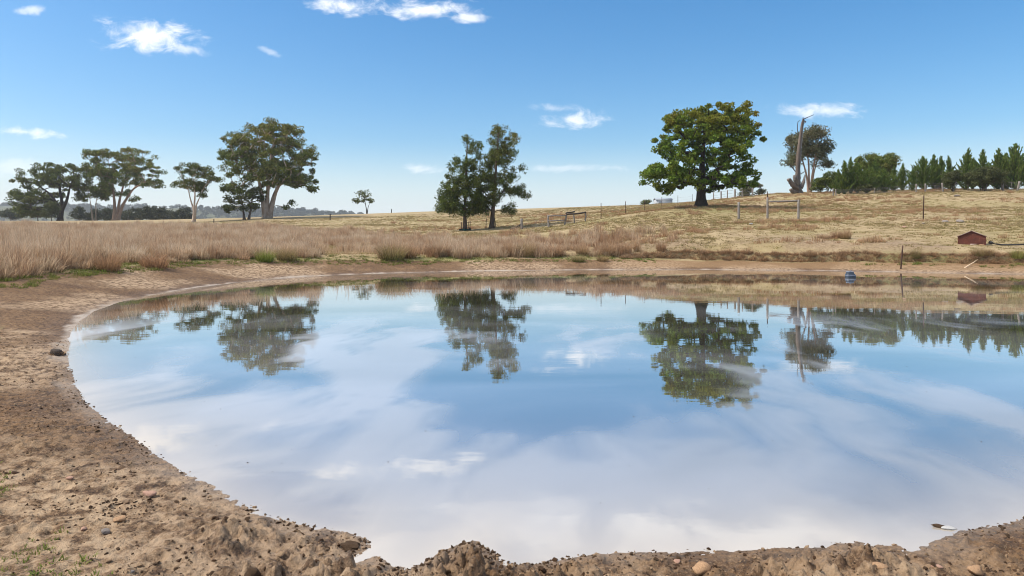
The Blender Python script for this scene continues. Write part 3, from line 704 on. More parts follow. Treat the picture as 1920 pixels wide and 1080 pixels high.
# ------------------------------------------------------------------ trees
def make_tree(name, label, d, base_px, stems, blobs, bark, leaf, nclump, nleaf, rc, lsize, r_base, group=None, seed=1,
              depth=0.85, lw=0.5, tint_top=0.0, zflat=0.6, min_r=0.03, limb_min=6, wiggle=0.10, tint_rand=0.25, bare=0):
    g = np.random.default_rng(seed)
    s = d / F; x0 = (base_px - 960) * s; base = np.array([x0, d, gz(x0, d)])
    root = thing(name, label, 'tree', base, group)
    nodes, par, isst = [], [], []; stem_ids = []
    for st in stems:                                   # stems in picture rows and columns, at the tree's own distance
        pts = [P(px, py, d) - base for px, py in st]; pts[0][2] = -0.25
        dy = g.normal(0, 0.10) * abs(pts[-1][2]); pts = np.array(pts)
        pts[:, 1] += dy * (pts[:, 2] / max(pts[-1][2], .1))
        seg = np.linalg.norm(np.diff(pts, axis=0), axis=1); cum = np.r_[0, np.cumsum(seg)]; m = max(6, int(cum[-1] / (0.03 * cum[-1] + .35)))
        tt = np.linspace(0, cum[-1], m); q = np.stack([np.interp(tt, cum, pts[:, k]) for k in range(3)], 1)
        q[1:-1] = (q[:-2] + 2 * q[1:-1] + q[2:]) / 4
        q[2:, :2] += g.normal(0, .02 * cum[-1] / m, (m - 2, 2)).cumsum(0) * .6
        ids = []
        for k in range(m):
            par.append(ids[-1] if ids else -1); ids.append(len(nodes)); nodes.append(q[k]); isst.append(True)
        stem_ids.append(ids)
    nst = len(nodes)
    bl = np.array([[(b[0] - base_px) * s, EYE - (b[1] - HOR) / F * d - base[2], b[2] * s, b[3] * s, (b[4] if len(b) > 4 else 1.0)] for b in blobs])
    xl, xr = (bl[:, 0] - bl[:, 2]).min(), (bl[:, 0] + bl[:, 2]).max(); cx, hw = (xl + xr) / 2, (xr - xl) / 2
    wgt = bl[:, 2] * bl[:, 3] * bl[:, 4]; ch = g.choice(len(bl), nclump, p=wgt / wgt.sum())
    a = g.random(nclump) * 6.283; rr = np.sqrt(g.random(nclump)) * 0.92
    ax = bl[ch, 0] + bl[ch, 2] * rr * np.cos(a); az = bl[ch, 1] + bl[ch, 3] * rr * np.sin(a)
    prof = np.sqrt(np.clip(1 - ((ax - cx) / (hw * 1.05)) ** 2, 0.08, 1))
    ay = g.uniform(-1, 1, nclump) * depth * hw * prof * np.clip(bl[ch, 3] / bl[:, 3].max() * 1.6, .45, 1)
    att = np.c_[ax, ay, az]
    NA = np.array(nodes); order = np.argsort([np.linalg.norm(NA - p, axis=1).min() for p in att])
    chains = []; tip = [None] * nclump
    allp = list(nodes); top_of = {i: -1 for i in range(nst)}
    arr = np.zeros((nst + nclump * 14, 3)); arr[:nst] = NA; cnt = nst
    limb = list(range(nst)); limb = [-1] * nst; is_trunk = [True] * nst
    depth_ok = np.ones(len(arr))
    for oi in order:
        p = att[oi]; q = arr[:cnt]; dv = p - q; dist = np.linalg.norm(dv, axis=1)
        cost = dist + 1.1 * np.maximum(0, q[:, 2] + 0.15 * dist - p[2]) + 0.25 * (np.arange(cnt) >= nst) * rc
        low = q[:, 2] < 0.16 * (nodes[stem_ids[0][-1]][2]); cost = cost + low * 100
        j = int(np.argmin(cost)); L = dist[j]
        if L < 1e-3: continue
        k = int(np.clip(L / (rc * .7) + 1, 2, 9)); tpar = np.linspace(0, 1, k + 1)[1:, None]
        pd = arr[j] - arr[par[j]] if par[j] >= 0 else np.array([0, 0, 1.0]); pd = pd / (np.linalg.norm(pd) + 1e-9)
        c1 = arr[j] + (pd * .35 + np.array([0, 0, .12]) + dv[j] / L * .65) * L * .4
        q2 = (1 - tpar) ** 2 * arr[j] + 2 * tpar * (1 - tpar) * c1 + tpar ** 2 * p
        q2[:-1] += g.normal(0, wiggle * L / k, (k, 3))[:-1]
        prev = j; ids = [j]; lid = limb[j] if limb[j] >= 0 else len(chains)
        for t_ in range(k):
            arr[cnt] = q2[t_]; par.append(prev); limb.append(lid); prev = cnt; ids.append(cnt); cnt += 1
        chains.append((ids, lid)); tip[oi] = prev
    load = np.zeros(cnt)
    for t_ in tip:
        if t_ is not None: load[t_] += 1
    for i in range(cnt - 1, -1, -1):
        if par[i] >= 0: load[par[i]] += load[i]
    hgt = max(np.max(att[:, 2]), 1); 
    # trunk(s)
    srad = {}
    for ids in stem_ids:
        mb = MB(); q = arr[ids]; f = np.linspace(0, 1, len(ids))
        rad = r_base * (1 - 0.80 * f ** 0.8); rad[0] *= 1.45; rad[1] *= 1.15
        rad = np.maximum(rad, min_r)
        for i_, r_ in zip(ids, rad): srad[i_] = r_
        mb.tube(q, rad, 10, 0.10, seed); mb.build('trunk', bark, root, True)
    groups = {}
    for ids, lid in chains: groups.setdefault(lid, []).append(ids)
    small = MB()
    rb = r_base * 0.62; N0 = max(load[:nst].max(), 1)
    for lid, cl in groups.items():
        own = MB() if len(cl) >= limb_min else small
        for ids in cl:
            l_ = np.maximum(load[ids], 1); l_[0] = l_[1]
            rad = np.maximum(min_r, rb * np.sqrt(l_ / N0) * 1.5); rad = np.minimum(rad, rb)
            if ids[0] in srad: rad = np.minimum(rad, srad[ids[0]] * 0.8 + min_r * .2)
            rad[-1] = min_r * 0.6
            own.tube(arr[ids], rad, 6 if len(cl) >= limb_min else 5)
        if own is not small: own.build('limb', bark, root, True)
    if small.n: tag(small.build('twigs', bark, root, True), kind='stuff')
    # foliage
    cc = []; tt = []
    for i, p in enumerate(att):
        k = int(nleaf * (0.6 + 0.8 * g.random())); rcl = rc * (0.65 + .7 * g.random())
        q = g.normal(0, 1, (k, 3)); q /= np.linalg.norm(q, axis=1)[:, None]; q *= (g.random(k) ** 0.45)[:, None] * rcl
        q[:, 2] *= zflat; q[:, :2] += g.normal(0, .2 * rcl, 2)
        cc.append(p + q + np.array([0, 0, rcl * .15]))
        hh = (p[2] - bl[:, 1].min()) / max(np.ptp(bl[:, 1]), .1)
        tt.append(np.full(k, np.clip(tint_top * smooth(hh, .45, 1.0) * (0.3 + g.random()) + tint_rand * g.random() ** 3, 0, 1)))
    if bare < 1:
        cc = np.concatenate(cc); tt = np.concatenate(tt); mb = MB(); leaves(mb, cc, lsize, lsize * lw, g)
        me = mb.mesh('crown'); attr(me, 'tint', np.repeat(np.clip(tt + g.normal(0, .06, len(tt)), 0, 1), 4)); link('crown', me, leaf, root)
    return root

make_tree('maple_tree', 'broad green deciduous tree with thick dark trunk alone on the slope', 87, 1315, [[(1315, 389), (1315, 350), (1318, 300), (1322, 250)]],
          [(1326, 220, 72, 24), (1380, 222, 32, 16), (1403, 238, 26, 16), (1265, 232, 22, 16), (1246, 275, 25, 20), (1314, 282, 72, 42, 1.3), (1400, 303, 20, 10), (1222, 332, 16, 18),
           (1254, 334, 46, 30, 1.3), (1372, 332, 42, 28, 1.3), (1345, 240, 60, 30, .8), (1322, 342, 55, 20, 1.2), (1390, 262, 30, 26)], M['bark_dark'], M['leaf_maple'], 430, 105, 0.60, 0.29, 0.72, seed=33, tint_top=.38, lw=.75, zflat=.7, min_r=.028)
make_tree('gum_tree', 'largest gum tree with several pale trunks and rounded dense crown', 170, 500, [[(498, 409), (493, 372), (486, 335), (476, 300)], [(500, 409), (500, 362), (502, 320), (505, 275)], [(503, 409), (511, 365), (525, 330), (541, 292)], [(504, 409), (518, 350), (545, 330)]],
          [(503, 242, 40, 14), (536, 258, 42, 22), (455, 272, 24, 24), (495, 288, 66, 40, 1.25), (569, 298, 18, 30), (437, 312, 15, 24), (562, 340, 27, 13), (512, 330, 62, 22, 1.25), (438, 350, 20, 10), (540, 383, 12, 8, .6), (585, 356, 10, 5)],
          M['bark_pale'], M['leaf_gum'], 430, 95, 1.25, 0.52, 0.75, seed=4, tint_top=.25, zflat=.62, min_r=.06)
make_tree('gum_tree', 'low dark twin stemmed gum tucked under the left side of the largest gum', 166, 463, [[(458, 409), (456, 385), (450, 362)], [(466, 409), (471, 385), (474, 360)]],
          [(437, 357, 20, 9), (472, 362, 24, 16), (445, 378, 16, 7), (470, 388, 20, 8), (434, 391, 14, 8, .8)], M['bark_brown'], M['leaf_gum_dark'], 75, 85, 1.15, 0.45, 0.34, seed=5, min_r=.05)
make_tree('gum_tree', 'small slender gum standing alone between the left group and the largest gum', 160, 363, [[(362, 417), (363, 396), (354, 372), (348, 350)], [(364, 415), (366, 392), (370, 362), (368, 332)], [(364, 412), (370, 385), (382, 362)]],
          [(366, 321, 27, 11), (346, 344, 19, 9), (398, 335, 13, 9), (368, 350, 16, 10, .8), (377, 366, 9, 4, .7)], M['bark_pale'], M['leaf_gum_dark'], 95, 80, .95, 0.40, 0.34, seed=6, min_r=.045)
make_tree('gum_tree', 'tall gum with open crown and long limb reaching right in left group', 222, 216, [[(214, 414), (215, 385), (212, 345), (205, 310)], [(220, 414), (229, 383), (246, 354), (283, 332)], [(217, 414), (222, 370), (232, 320)]],
          [(200, 297, 28, 13), (238, 291, 40, 12), (272, 317, 28, 12), (222, 330, 44, 20, 1.2), (288, 345, 14, 8), (185, 320, 20, 12), (215, 358, 20, 12), (252, 374, 12, 6, .6)], M['bark_pink'], M['leaf_gum'], 230, 85, 1.4, 0.60, 0.62, seed=7, tint_top=.15, min_r=.07)
make_tree('gum_tree', 'wide spreading dark gum with leaning black trunk at far left', 215, 112, [[(111, 414), (118, 396), (130, 376), (138, 352), (146, 335)], [(112, 412), (108, 390), (92, 365), (70, 350)], [(113, 412), (118, 385), (112, 350), (104, 325)]],
          [(100, 333, 48, 19, 1.1), (62, 345, 26, 10), (46, 369, 15, 15), (101, 313, 12, 8), (152, 318, 18, 10), (80, 372, 38, 15), (134, 345, 26, 16), (60, 390, 28, 9)], M['bark_dark'], M['leaf_gum_dark'], 220, 80, 1.25, 0.58, 0.75, seed=8, min_r=.08)
make_tree('gum_tree', 'thin sapling gum filling the gap between the two big left gums', 226, 176, [[(174, 414), (172, 385), (168, 358)], [(179, 414), (182, 380), (188, 356)]],
          [(170, 356, 20, 9), (192, 366, 12, 9), (160, 372, 12, 8)], M['bark_pale'], M['leaf_gum_dark'], 50, 80, 1.5, 0.6, 0.25, seed=9, min_r=.06)
make_tree('bush', 'low bushy undergrowth below the spreading dark left gum', 224, 70, [[(72, 414), (70, 398)]], [(70, 398, 34, 9), (48, 400, 16, 7)], M['bark_brown'], M['leaf_gum_dark'], 40, 80, 1.5, 0.6, 0.2, seed=10, min_r=.06)
make_tree('bush', 'grey green bush right beside the leaning black trunk', 205, 95, [[(97, 414), (96, 400)]], [(97, 393, 14, 14), (88, 402, 10, 8)], M['bark_brown'], M['leaf_shrub'], 26, 85, 1.3, 0.5, 0.16, seed=11, min_r=.05)
make_tree('bush', 'rounded distant bush at the left edge under the blue hill', 330, 20, [[(20, 414), (20, 404)]], [(20, 402, 20, 8)], M['bark_brown'], M['leaf_far'], 26, 90, 2.1, 0.8, 0.25, seed=12, min_r=.08)
make_tree('small_tree', 'tiny sparse dark tree on the skyline left of the twin trees', 226, 686, [[(688, 402), (687, 393), (684, 380), (682, 364)], [(688, 396), (690, 388), (694, 379)]],
          [(682, 364, 11, 7), (668, 377, 7, 5), (696, 376, 8, 5), (681, 374, 9, 5)], M['bark_dark'], M['leaf_gum_dark'], 44, 26, 0.9, 0.5, 0.2, seed=13, min_r=.06, limb_min=4)
make_tree('she_oak_tree', 'left one of the twin feathery trees with thin wispy pointed top', 95, 872, [[(872, 430), (872, 390), (873, 330), (876, 253)]],
          [(848, 376, 26, 20), (866, 392, 36, 12, 1.3), (846, 350, 17, 20), (829, 378, 10, 20), (876, 350, 22, 22), (856, 312, 13, 15, .8), (880, 312, 16, 16, .55), (880, 276, 11, 18, .5), (877, 256, 5, 8, .6), (893, 375, 20, 22, 1.1), (898, 280, 6, 12, .3)],
          M['bark_brown'], M['leaf_oak'], 300, 60, 0.60, 0.36, 0.30, seed=14, lw=.3, zflat=1.0, min_r=.022, tint_rand=.3)
make_tree('she_oak_tree', 'taller right one of the twin feathery trees with side branches spreading right', 97, 923, [[(922, 431), (925, 385), (929, 325), (936, 243)]],
          [(932, 262, 18, 22, .8), (938, 246, 9, 9, 1.0), (958, 264, 11, 22, .8), (922, 300, 28, 16), (946, 292, 22, 20), (906, 335, 24, 20), (943, 336, 28, 14), (968, 358, 22, 9), (964, 316, 22, 4, .8), (915, 368, 30, 20, 1.3), (902, 393, 20, 10, 1.2), (956, 394, 20, 8), (984, 367, 8, 4)],
          M['bark_brown'], M['leaf_oak'], 330, 56, 0.60, 0.36, 0.36, seed=15, lw=.3, zflat=1.0, min_r=.022, tint_top=.35, tint_rand=.4)
make_tree('gum_tree', 'airy gum with slim reddish stems right behind the dead trunk', 134, 1518, [[(1516, 362), (1512, 330), (1500, 290), (1495, 262)], [(1518, 362), (1521, 320), (1526, 270), (1530, 248)], [(1519, 362), (1530, 322), (1543, 290)], [(1517, 362), (1517, 310), (1512, 262)]],
          [(1494, 264, 9, 15), (1530, 250, 23, 10), (1545, 276, 13, 10), (1490, 300, 11, 11), (1519, 280, 26, 12), (1548, 308, 13, 5), (1515, 255, 14, 12), (1487, 326, 6, 6, .5), (1500, 285, 12, 18, .8), (1535, 295, 13, 14, .6)], M['bark_pink'], M['leaf_gum_grey'], 190, 60, 0.95, 0.40, 0.26, seed=16, zflat=.9, tint_top=.2, min_r=.035)
make_tree('gum_tree', 'rounded olive gum rising behind the conifer row', 128, 1640, [[(1640, 360), (1640, 330), (1640, 305)]],
          [(1640, 306, 40, 20), (1625, 316, 25, 18), (1662, 312, 20, 20), (1640, 335, 34, 16)], M['bark_brown'], M['leaf_gum'], 120, 100, 0.95, 0.38, 0.34, seed=17, min_r=.04)
make_tree('shrub', 'dark round shrub with grey bare lower stems beside the airy gum', 118, 1553, [[(1553, 362), (1548, 348)], [(1555, 362), (1562, 348)], [(1554, 362), (1572, 352)]],
          [(1553, 338, 26, 14), (1540, 347, 16, 10), (1568, 345, 14, 10)], M['post_wood'], M['leaf_oak'], 70, 90, 0.7, 0.3, 0.12, seed=18, min_r=.03)
make_tree('shrub', 'large rounded olive shrub in front of the tall right conifers', 104, 1843, [[(1843, 357), (1842, 342)], [(1845, 357), (1852, 340)], [(1841, 357), (1832, 340)]],
          [(1843, 331, 30, 16, 1.2), (1822, 337, 14, 12), (1864, 336, 13, 12)], M['bark_brown'], M['leaf_shrub'], 95, 110, 0.62, 0.24, 0.10, seed=19, min_r=.03)
make_tree('shrub', 'narrow olive shrub left of the leaning gate post', 105, 1786, [[(1786, 358), (1786, 345)]], [(1786, 337, 13, 15), (1780, 346, 9, 10)], M['bark_brown'], M['leaf_shrub'], 36, 100, 0.6, 0.24, 0.09, seed=20, min_r=.03)
make_tree('shrub', 'low flat shrub under the dark conifers behind the fence', 109, 1622, [[(1622, 361), (1622, 355)]], [(1622, 353, 16, 5)], M['bark_brown'], M['leaf_shrub'], 20, 90, 0.5, 0.24, 0.08, seed=21, min_r=.03)
make_tree('gum_tree', 'distant umbrella shaped gum half hidden right of the broad green tree', 185, 1410, [[(1410, 382), (1410, 362), (1412, 346)]], [(1413, 346, 18, 6), (1400, 357, 10, 5), (1424, 361, 8, 4), (1398, 368, 12, 5)], M['bark_dark'], M['leaf_gum_grey'], 46, 60, 1.0, 0.5, 0.25, seed=22, min_r=.06)
make_tree('small_tree', 'tiny flat topped tree on the skyline left of the dead trunk', 190, 1460, [[(1461, 380), (1460, 367)]], [(1460, 366, 8, 2.5)], M['bark_dark'], M['leaf_gum'], 14, 60, 0.7, 0.4, 0.12, seed=23, min_r=.05)
make_tree('small_tree', 'tiny dark tree on the skyline beside the pale distant roof', 240, 1208, [[(1208, 392), (1208, 384)]], [(1208, 381, 7, 3), (1216, 379, 5, 3)], M['bark_dark'], M['leaf_gum_dark'], 14, 60, 1.0, 0.5, 0.15, seed=24, min_r=.06)

# far row of small trees behind the left gums
def far_tree(seed):
    g = np.random.default_rng(seed); root = bpy.data.objects.new('row_tree', None); C.objects.link(root)
    h = 6.5; mb = MB(); mb.tube([(0, 0, -.4), (.1, 0, 2), (0, .1, 4.6)], [.16, .12, .06], 6); mb.build('trunk', M['bark_brown'], root, True)
    c = []
    for i in range(26):
        p = np.array([g.normal(0, 1.1), g.normal(0, 1.1), g.uniform(2.0, 6.0)]); q = g.normal(0, .5, (46, 3)); q[:, 2] *= .7; c.append(p + q)
    mb = MB(); leaves(mb, np.concatenate(c), .6, .4, g); me = mb.mesh('crown'); attr(me, 'tint', np.repeat(g.random(len(me.vertices) // 4) * .3, 4)); link('crown', me, M['leaf_far'], root)
    return root
g = np.random.default_rng(88); protos = [far_tree(400 + i) for i in range(3)]
for i, px in enumerate([150, 165, 182, 198, 208, 232, 243, 254, 264, 276, 287, 297, 308, 317, 327, 337, 347, 358]):
    o = protos[i] if i < 3 else copy_tree(protos[i % 3]); d = 300 + g.uniform(-16, 16)
    o.location = G(px, d); o.rotation_euler = (0, 0, g.random() * 6.28); k = g.uniform(.8, 1.2); o.scale = (k, k, k * g.uniform(.85, 1.1))
    tag(o, 'small dark tree in the distant straight row behind the left gums', 'tree', 'distant tree row behind the left gums')

# conifer windbreak
def conifer(seed, wid):
    g = np.random.default_rng(seed); root = bpy.data.objects.new('conifer_tree', None); C.objects.link(root)
    h = 6.0; mb = MB(); mb.tube([(0, 0, -.3), (.03, 0, 2.5), (0, 0, h * .97)], [.15, .1, .02], 7); mb.build('trunk', M['bark_brown'], root, True)
    cen, dirs, tin = [], [], []; br = MB()
    for z in np.arange(0.02, h - .12, .15):
        f = 1 - z / h; L = wid * .95 * f + .10
        for k in range(5 if f > .2 else 3):
            a = g.random() * 6.283; l = L * g.uniform(.45, 1.35); el = R(g.uniform(22, 55)) + .35 * (1 - f)
            dv = np.array([math.cos(a) * math.cos(el), math.sin(a) * math.cos(el), math.sin(el)]); m = max(5, int(l * 17)); t = g.random(m) ** .7
            p = np.array([0, 0, z]) + np.outer(t * l, dv); p += g.normal(0, .10, (m, 3)) * (1.1 - t)[:, None]; p[:, 2] += t * t * l * .2
            cen.append(p); dirs.append(np.repeat((dv * .6 + np.array([0, 0, .55]))[None], m, 0)); tin.append(t * .5 * g.random())
            if l > .5: br.tube([(0, 0, z), tuple(np.array([0, 0, z]) + dv * l * .9)], [.025, .008], 4)
    tag(br.build('branches', M['bark_brown'], root), kind='stuff')
    cen, dirs = np.concatenate(cen), np.concatenate(dirs); mb = MB(); leaves(mb, cen, .42, .12, g, dirs, .7)
    me = mb.mesh('crown'); attr(me, 'tint', np.repeat(np.concatenate(tin), 4)); link('crown', me, M['leaf_cypress'], root)
    return root
cprot = [conifer(500, 2.5), conifer(501, 3.0), conifer(502, 2.1), conifer(503, 3.3)]
used_c = [False] * 4
con = [(1573, 318, 0, 'short conifer next to the dark round shrub, first of the row'), (1584, 302, 2, 'slim pointed conifer left of the rounded olive gum'), (1594, 296, 2, 'slim conifer touching the left edge of the rounded olive gum'),
       (1608, 306, 1, 'bushy conifer below the left half of the rounded olive gum'), (1624, 312, 3, 'wide conifer in front of the rounded olive gum'), (1641, 300, 1, 'conifer standing before the middle of the rounded olive gum'),
       (1658, 316, 3, 'dense wide conifer below the right half of the rounded olive gum'), (1675, 312, 0, 'conifer just right of the rounded olive gum'), (1692, 307, 0, 'lone pointed conifer with sky gaps on both sides left of the two thin posts'),
       (1711, 316, 2, 'low conifer directly left of the two thin posts'), (1731, 294, 3, 'broad topped conifer above the two thin fence posts'), (1752, 291, 0, 'conifer above the small wire gate'), (1762, 294, 2, 'slim second point beside the conifer above the wire gate'),
       (1782, 293, 2, 'pointed conifer above the narrow olive shrub'), (1810, 280, 0, 'tall pointed conifer left of the large rounded olive shrub'), (1823, 297, 1, 'shorter conifer behind the left side of the large rounded olive shrub'),
       (1843, 281, 2, 'pointed conifer rising behind the middle of the large rounded olive shrub'), (1871, 280, 0, 'conifer right of the large rounded olive shrub'), (1884, 288, 2, 'conifer wedged before the tallest one at the right edge'), (1904, 271, 3, 'tallest and fullest conifer close to the right edge'), (1930, 282, 1, 'conifer cut by the right edge of the picture')]
for i, (px, py, k, lab) in enumerate(con):
    d = 113.5 + g.uniform(-3, 3); o = cprot[k] if not used_c[k] else copy_tree(cprot[k]); used_c[k] = True
    o.location = G(px, d); top = EYE - (py - HOR) / F * d; s_ = (top - o.location.z) / 6.0
    o.scale = (s_ * g.uniform(.72, 1.25), s_ * g.uniform(.8, 1.15), s_); o.rotation_euler = (g.normal(0, .025), g.normal(0, .03), g.random() * 6.28)
    tag(o, lab, 'conifer', 'conifer windbreak')

# ------------------------------------------------------------------ dead tree
def dead_tree():
    d = 121; s = d / F; b = G(1497, d); root = thing('dead_tree', 'tall bare grey dead trunk with splintered top and broken stubs', 'dead tree', b)
    B = np.array(b); Q = lambda px, py, dy=0.0: P(px, py, d) - B + np.array([0, dy, 0])
    def piece(name, pts, rad, mat, fl=.22, sides=14, seed=0):
        pts = np.array(pts); n = max(8, len(pts) * 5); t0 = np.linspace(0, 1, len(pts)); t = np.linspace(0, 1, n)
        q = np.stack([np.interp(t, t0, pts[:, k]) for k in range(3)], 1); r_ = np.interp(t, t0, rad)
        gg = np.random.default_rng(seed); q[1:-1] += gg.normal(0, .04, (n - 2, 3)) * r_[1:-1, None]
        MB().tube(q, r_ * (1 + gg.normal(0, .06, n)), sides, fl, seed).build(name, mat, root)
    piece('trunk', [Q(1494, 374), Q(1494, 362), Q(1493, 345), Q(1496, 320), Q(1500, 280), Q(1504, 240), Q(1507, 222)], [.9, .66, .55, .34, .27, .19, .06], M['dead_wood'], .4, 18, 1)
    piece('spire', [Q(1492, 345, -.5), Q(1493, 310, -.4), Q(1497, 270, -.3), Q(1503, 232, -.15), Q(1506, 219, 0)], [.30, .27, .22, .15, .03], M['dead_brown'], .3, 10, 2)
    piece('broken_limb', [Q(1491, 356, -.6), Q(1482, 347, -1.0), Q(1473, 337, -1.2)], [.5, .38, .34], M['dead_brown'], .45, 10, 3)
    piece('broken_limb', [Q(1491, 360, -.7), Q(1483, 362, -1.1), Q(1476, 356, -1.3)], [.45, .36, .28], M['dead_brown'], .45, 10, 4)
    piece('broken_limb', [Q(1492, 345, -.5), Q(1488, 336, -.9), Q(1486, 329, -1.0)], [.45, .42, .3], M['dead_wood'], .3, 10, 5)
    piece('broken_limb', [Q(1500, 352, -.4), Q(1505, 340, -.5), Q(1508, 328, -.4)], [.42, .25, .1], M['dead_wood'], .3, 8, 6)
    piece('root_flare', [Q(1488, 372, -.5), Q(1491, 363, -.4), Q(1493, 352, -.3)], [.6, .45, .3], M['dead_wood'], .3, 10, 7)
    piece('root_flare', [Q(1503, 371, -.4), Q(1500, 361, -.3), Q(1497, 350, -.2)], [.55, .4, .3], M['dead_wood'], .3, 10, 8)
    piece('branch', [Q(1506, 224), Q(1512, 221), Q(1526, 215)], [.12, .07, .04], M['dark_wood'], .1, 6, 9)
    piece('branch', [Q(1506, 226), Q(1511, 228), Q(1507, 232)], [.12, .1, .06], M['dead_brown'], .1, 6, 10)
    piece('branch', [Q(1500, 225), Q(1496, 229), Q(1495, 240), Q(1496, 250), Q(1500, 256)], [.03, .05, .06, .06, .06], M['dark_wood'], .1, 6, 11)
    piece('branch', [Q(1492, 322), Q(1484, 312), Q(1479, 307)], [.1, .08, .05], M['dark_wood'], .1, 6, 12)
    piece('branch', [Q(1502, 326), Q(1508, 322), Q(1514, 318)], [.1, .06, .03], M['dead_wood'], .1, 6, 13)
dead_tree()

# ------------------------------------------------------------------ fences, posts and yards
def up_post(mb, p, h, r, lean=(0, 0), sides=9, seed=0, square=False):
    p = np.array(p, float); top = p + np.array([lean[0], lean[1], h]); q = np.array([p + (top - p) * t for t in np.linspace(-.12, 1, 6)])
    mb.tube(q, r * np.array([1.05, 1.02, 1, .99, .97, .94]), 4 if square else sides, .09, seed)
def fence(name, label, cat, posts, mat, wires=(), wr=.008, extra=None, group=None, wire_mat='wire'):
    """posts: (px, d, height, radius, lean_x)"""
    b = G(posts[0][0], posts[0][1]); root = thing(name, label, cat, b, group); B = np.array(b); tops = []
    for i, (px, d, h, r, ln) in enumerate(posts):
        p = np.array(G(px, d)) - B; mb = MB(); up_post(mb, p, h, r, (ln, 0), seed=i + int(px)); mb.build('post', mat, root, True); tops.append((p, h, ln))
    for f in wires:
        for (p0, h0, l0), (p1, h1, l1) in zip(tops[:-1], tops[1:]):
            a = p0 + np.array([l0 * f, 0, h0 * f]); c = p1 + np.array([l1 * f, 0, h1 * f]); t = np.linspace(0, 1, 7)[:, None]
            q = a + (c - a) * t; q[:, 2] -= .06 * (1 - (2 * t[:, 0] - 1) ** 2); MB().tube(q, wr, 4).build('wire', M[wire_mat], root)
    return root, B, tops
fence('steel_post_fence', 'line of thin rusty steel posts climbing to the broad green tree', 'fence', [(1127, 85, 1.95, .045, 0), (1173, 95, 1.85, .045, 0), (1209, 107, 1.75, .045, 0), (1241, 120, 1.75, .045, 0), (1271, 134, 1.7, .045, 0), (1298, 148, 1.7, .045, 0)], M['rust_steel'], (.45, .75), .006)
r1, B1, t1 = fence('yard_frame', 'two grey posts joined by a round rail below the dead trunk', 'fence', [(1439, 69, 2.15, .11, 0), (1497, 68, 1.9, .12, 0)], M['post_wood'])
a, c = t1[0][0] + np.array([.1, -.05, 1.72]), t1[1][0] + np.array([.1, -.05, 1.80]); tt_ = np.linspace(0, 1, 7)[:, None]
MB().tube(a + (c - a) * tt_ + np.random.default_rng(3).normal(0, .02, (7, 3)), .085, 8, .08).build('rail', M['rail_wood'], r1, True)
mb = MB(); mb.tube([t1[0][0] + np.array([0, 0, 2.1]), t1[0][0] + np.array([-.02, 0, 2.75])], [.05, .045], 6); mb.build('iron_stake', M['rust_steel'], r1)
fence('fence_post', 'single weathered grey post left of the railed post pair', 'post', [(1385, 70, 1.72, .12, 0)], M['post_wood'])
fence('steel_post', 'thin dark steel post alone in the middle of the right slope', 'post', [(1731, 62, 2.2, .05, .06)], M['rust_steel'])
fence('steel_post', 'leaning rusty steel post at the eroded bank by the water', 'post', [(1689, 41.6, 1.42, .045, .12)], M['rust_steel'])
fence('fence_post', 'small dark post on the flat right of the largest gum', 'post', [(619, 150, 1.3, .12, 0)], M['dark_wood'])
fence('fence_post', 'tiny dark post in the grass left of the largest gum', 'post', [(401, 150, .9, .11, 0)], M['dark_wood'])
sp, Bs, ts = fence('fence_post', 'short dark post with fallen scrap of wood on the skyline', 'post', [(734, 228, 1.3, .13, 0)], M['dark_wood'])
fr_, Bf, tf = fence('ridge_fence', 'pale wooden posts and wire on the ridge behind the broad green tree', 'fence', [(1338, 128, 1.5, .10, 0), (1352, 126, 1.5, .12, 0), (1364, 125, 1.6, .10, 0), (1378, 124, 1.65, .16, 0), (1392, 123, 1.7, .12, 0), (1411, 122, 1.6, .15, 0)], M['post_wood'], (.3, .6, .92), .014)
# old stockyard
def stockyard():
    d = 90; b = G(1028, d); B = np.array(b); root = thing('stockyard', 'broken grey timber stockyard rails right of the twin trees', 'stockyard', b)
    Q = lambda px, py, dy=0.0: P(px, py, d) - B + np.array([0, dy, 0])
    def bar(name, a, c, r, mat, seed=0):
        t = np.linspace(0, 1, 6)[:, None]; gg = np.random.default_rng(seed); q = np.array(a) + (np.array(c) - np.array(a)) * t + gg.normal(0, .025, (6, 3)); MB().tube(q, r, 8, .12, seed).build(name, mat, root, True)
    for i, (px, pt, dy) in enumerate([(1028.5, 403.5, 0), (1060, 400, 0), (1078, 398, 2.2), (1098, 396.5, .3)]):
        bx = np.array(G(px + (-2 if i == 1 else 0), d + dy)) - B; tp = Q(px + (3 if i == 1 else 0), pt, dy); bx[2] -= .2; bar('post', bx, tp, [.13, .11, .10, .09][i], M['post_wood'], i)
    bar('rail', Q(1027, 405, -.12), Q(1062, 404, -.12), .085, M['rail_wood'], 11); bar('rail', Q(1027, 414, -.12), Q(1060, 413, -.12), .075, M['rail_wood'], 12)
    bar('rail', Q(1030, 424.5, -.1), Q(1060, 424, -.1), .06, M['dark_wood'], 13); bar('rail', Q(1061, 399.5, -.1), Q(1080, 395.8, 2.1), .10, M['dark_wood'], 14)
    bar('rail', Q(1062, 402, -.1), Q(1099, 398.3, .2), .11, M['dark_wood'], 15)
stockyard()
wf, Bw, tw = fence('wire_fence', 'stout leaning grey strainer post with brace and wire toward the stockyard', 'fence', [(978.5, 90.5, 1.45, .17, -.06), (1005, 90.5, 1.15, .03, 0), (1027, 90.3, 1.2, .04, 0)], M['post_wood'], (.25, .55, .9), .012)
p = tw[0][0]; MB().tube([p + np.array([-.05, 0, .75]), p + np.array([-.9, 0, .2]), p + np.array([-1.55, 0, .02])], .075, 8, .1).build('brace', M['dark_wood'], wf, True)
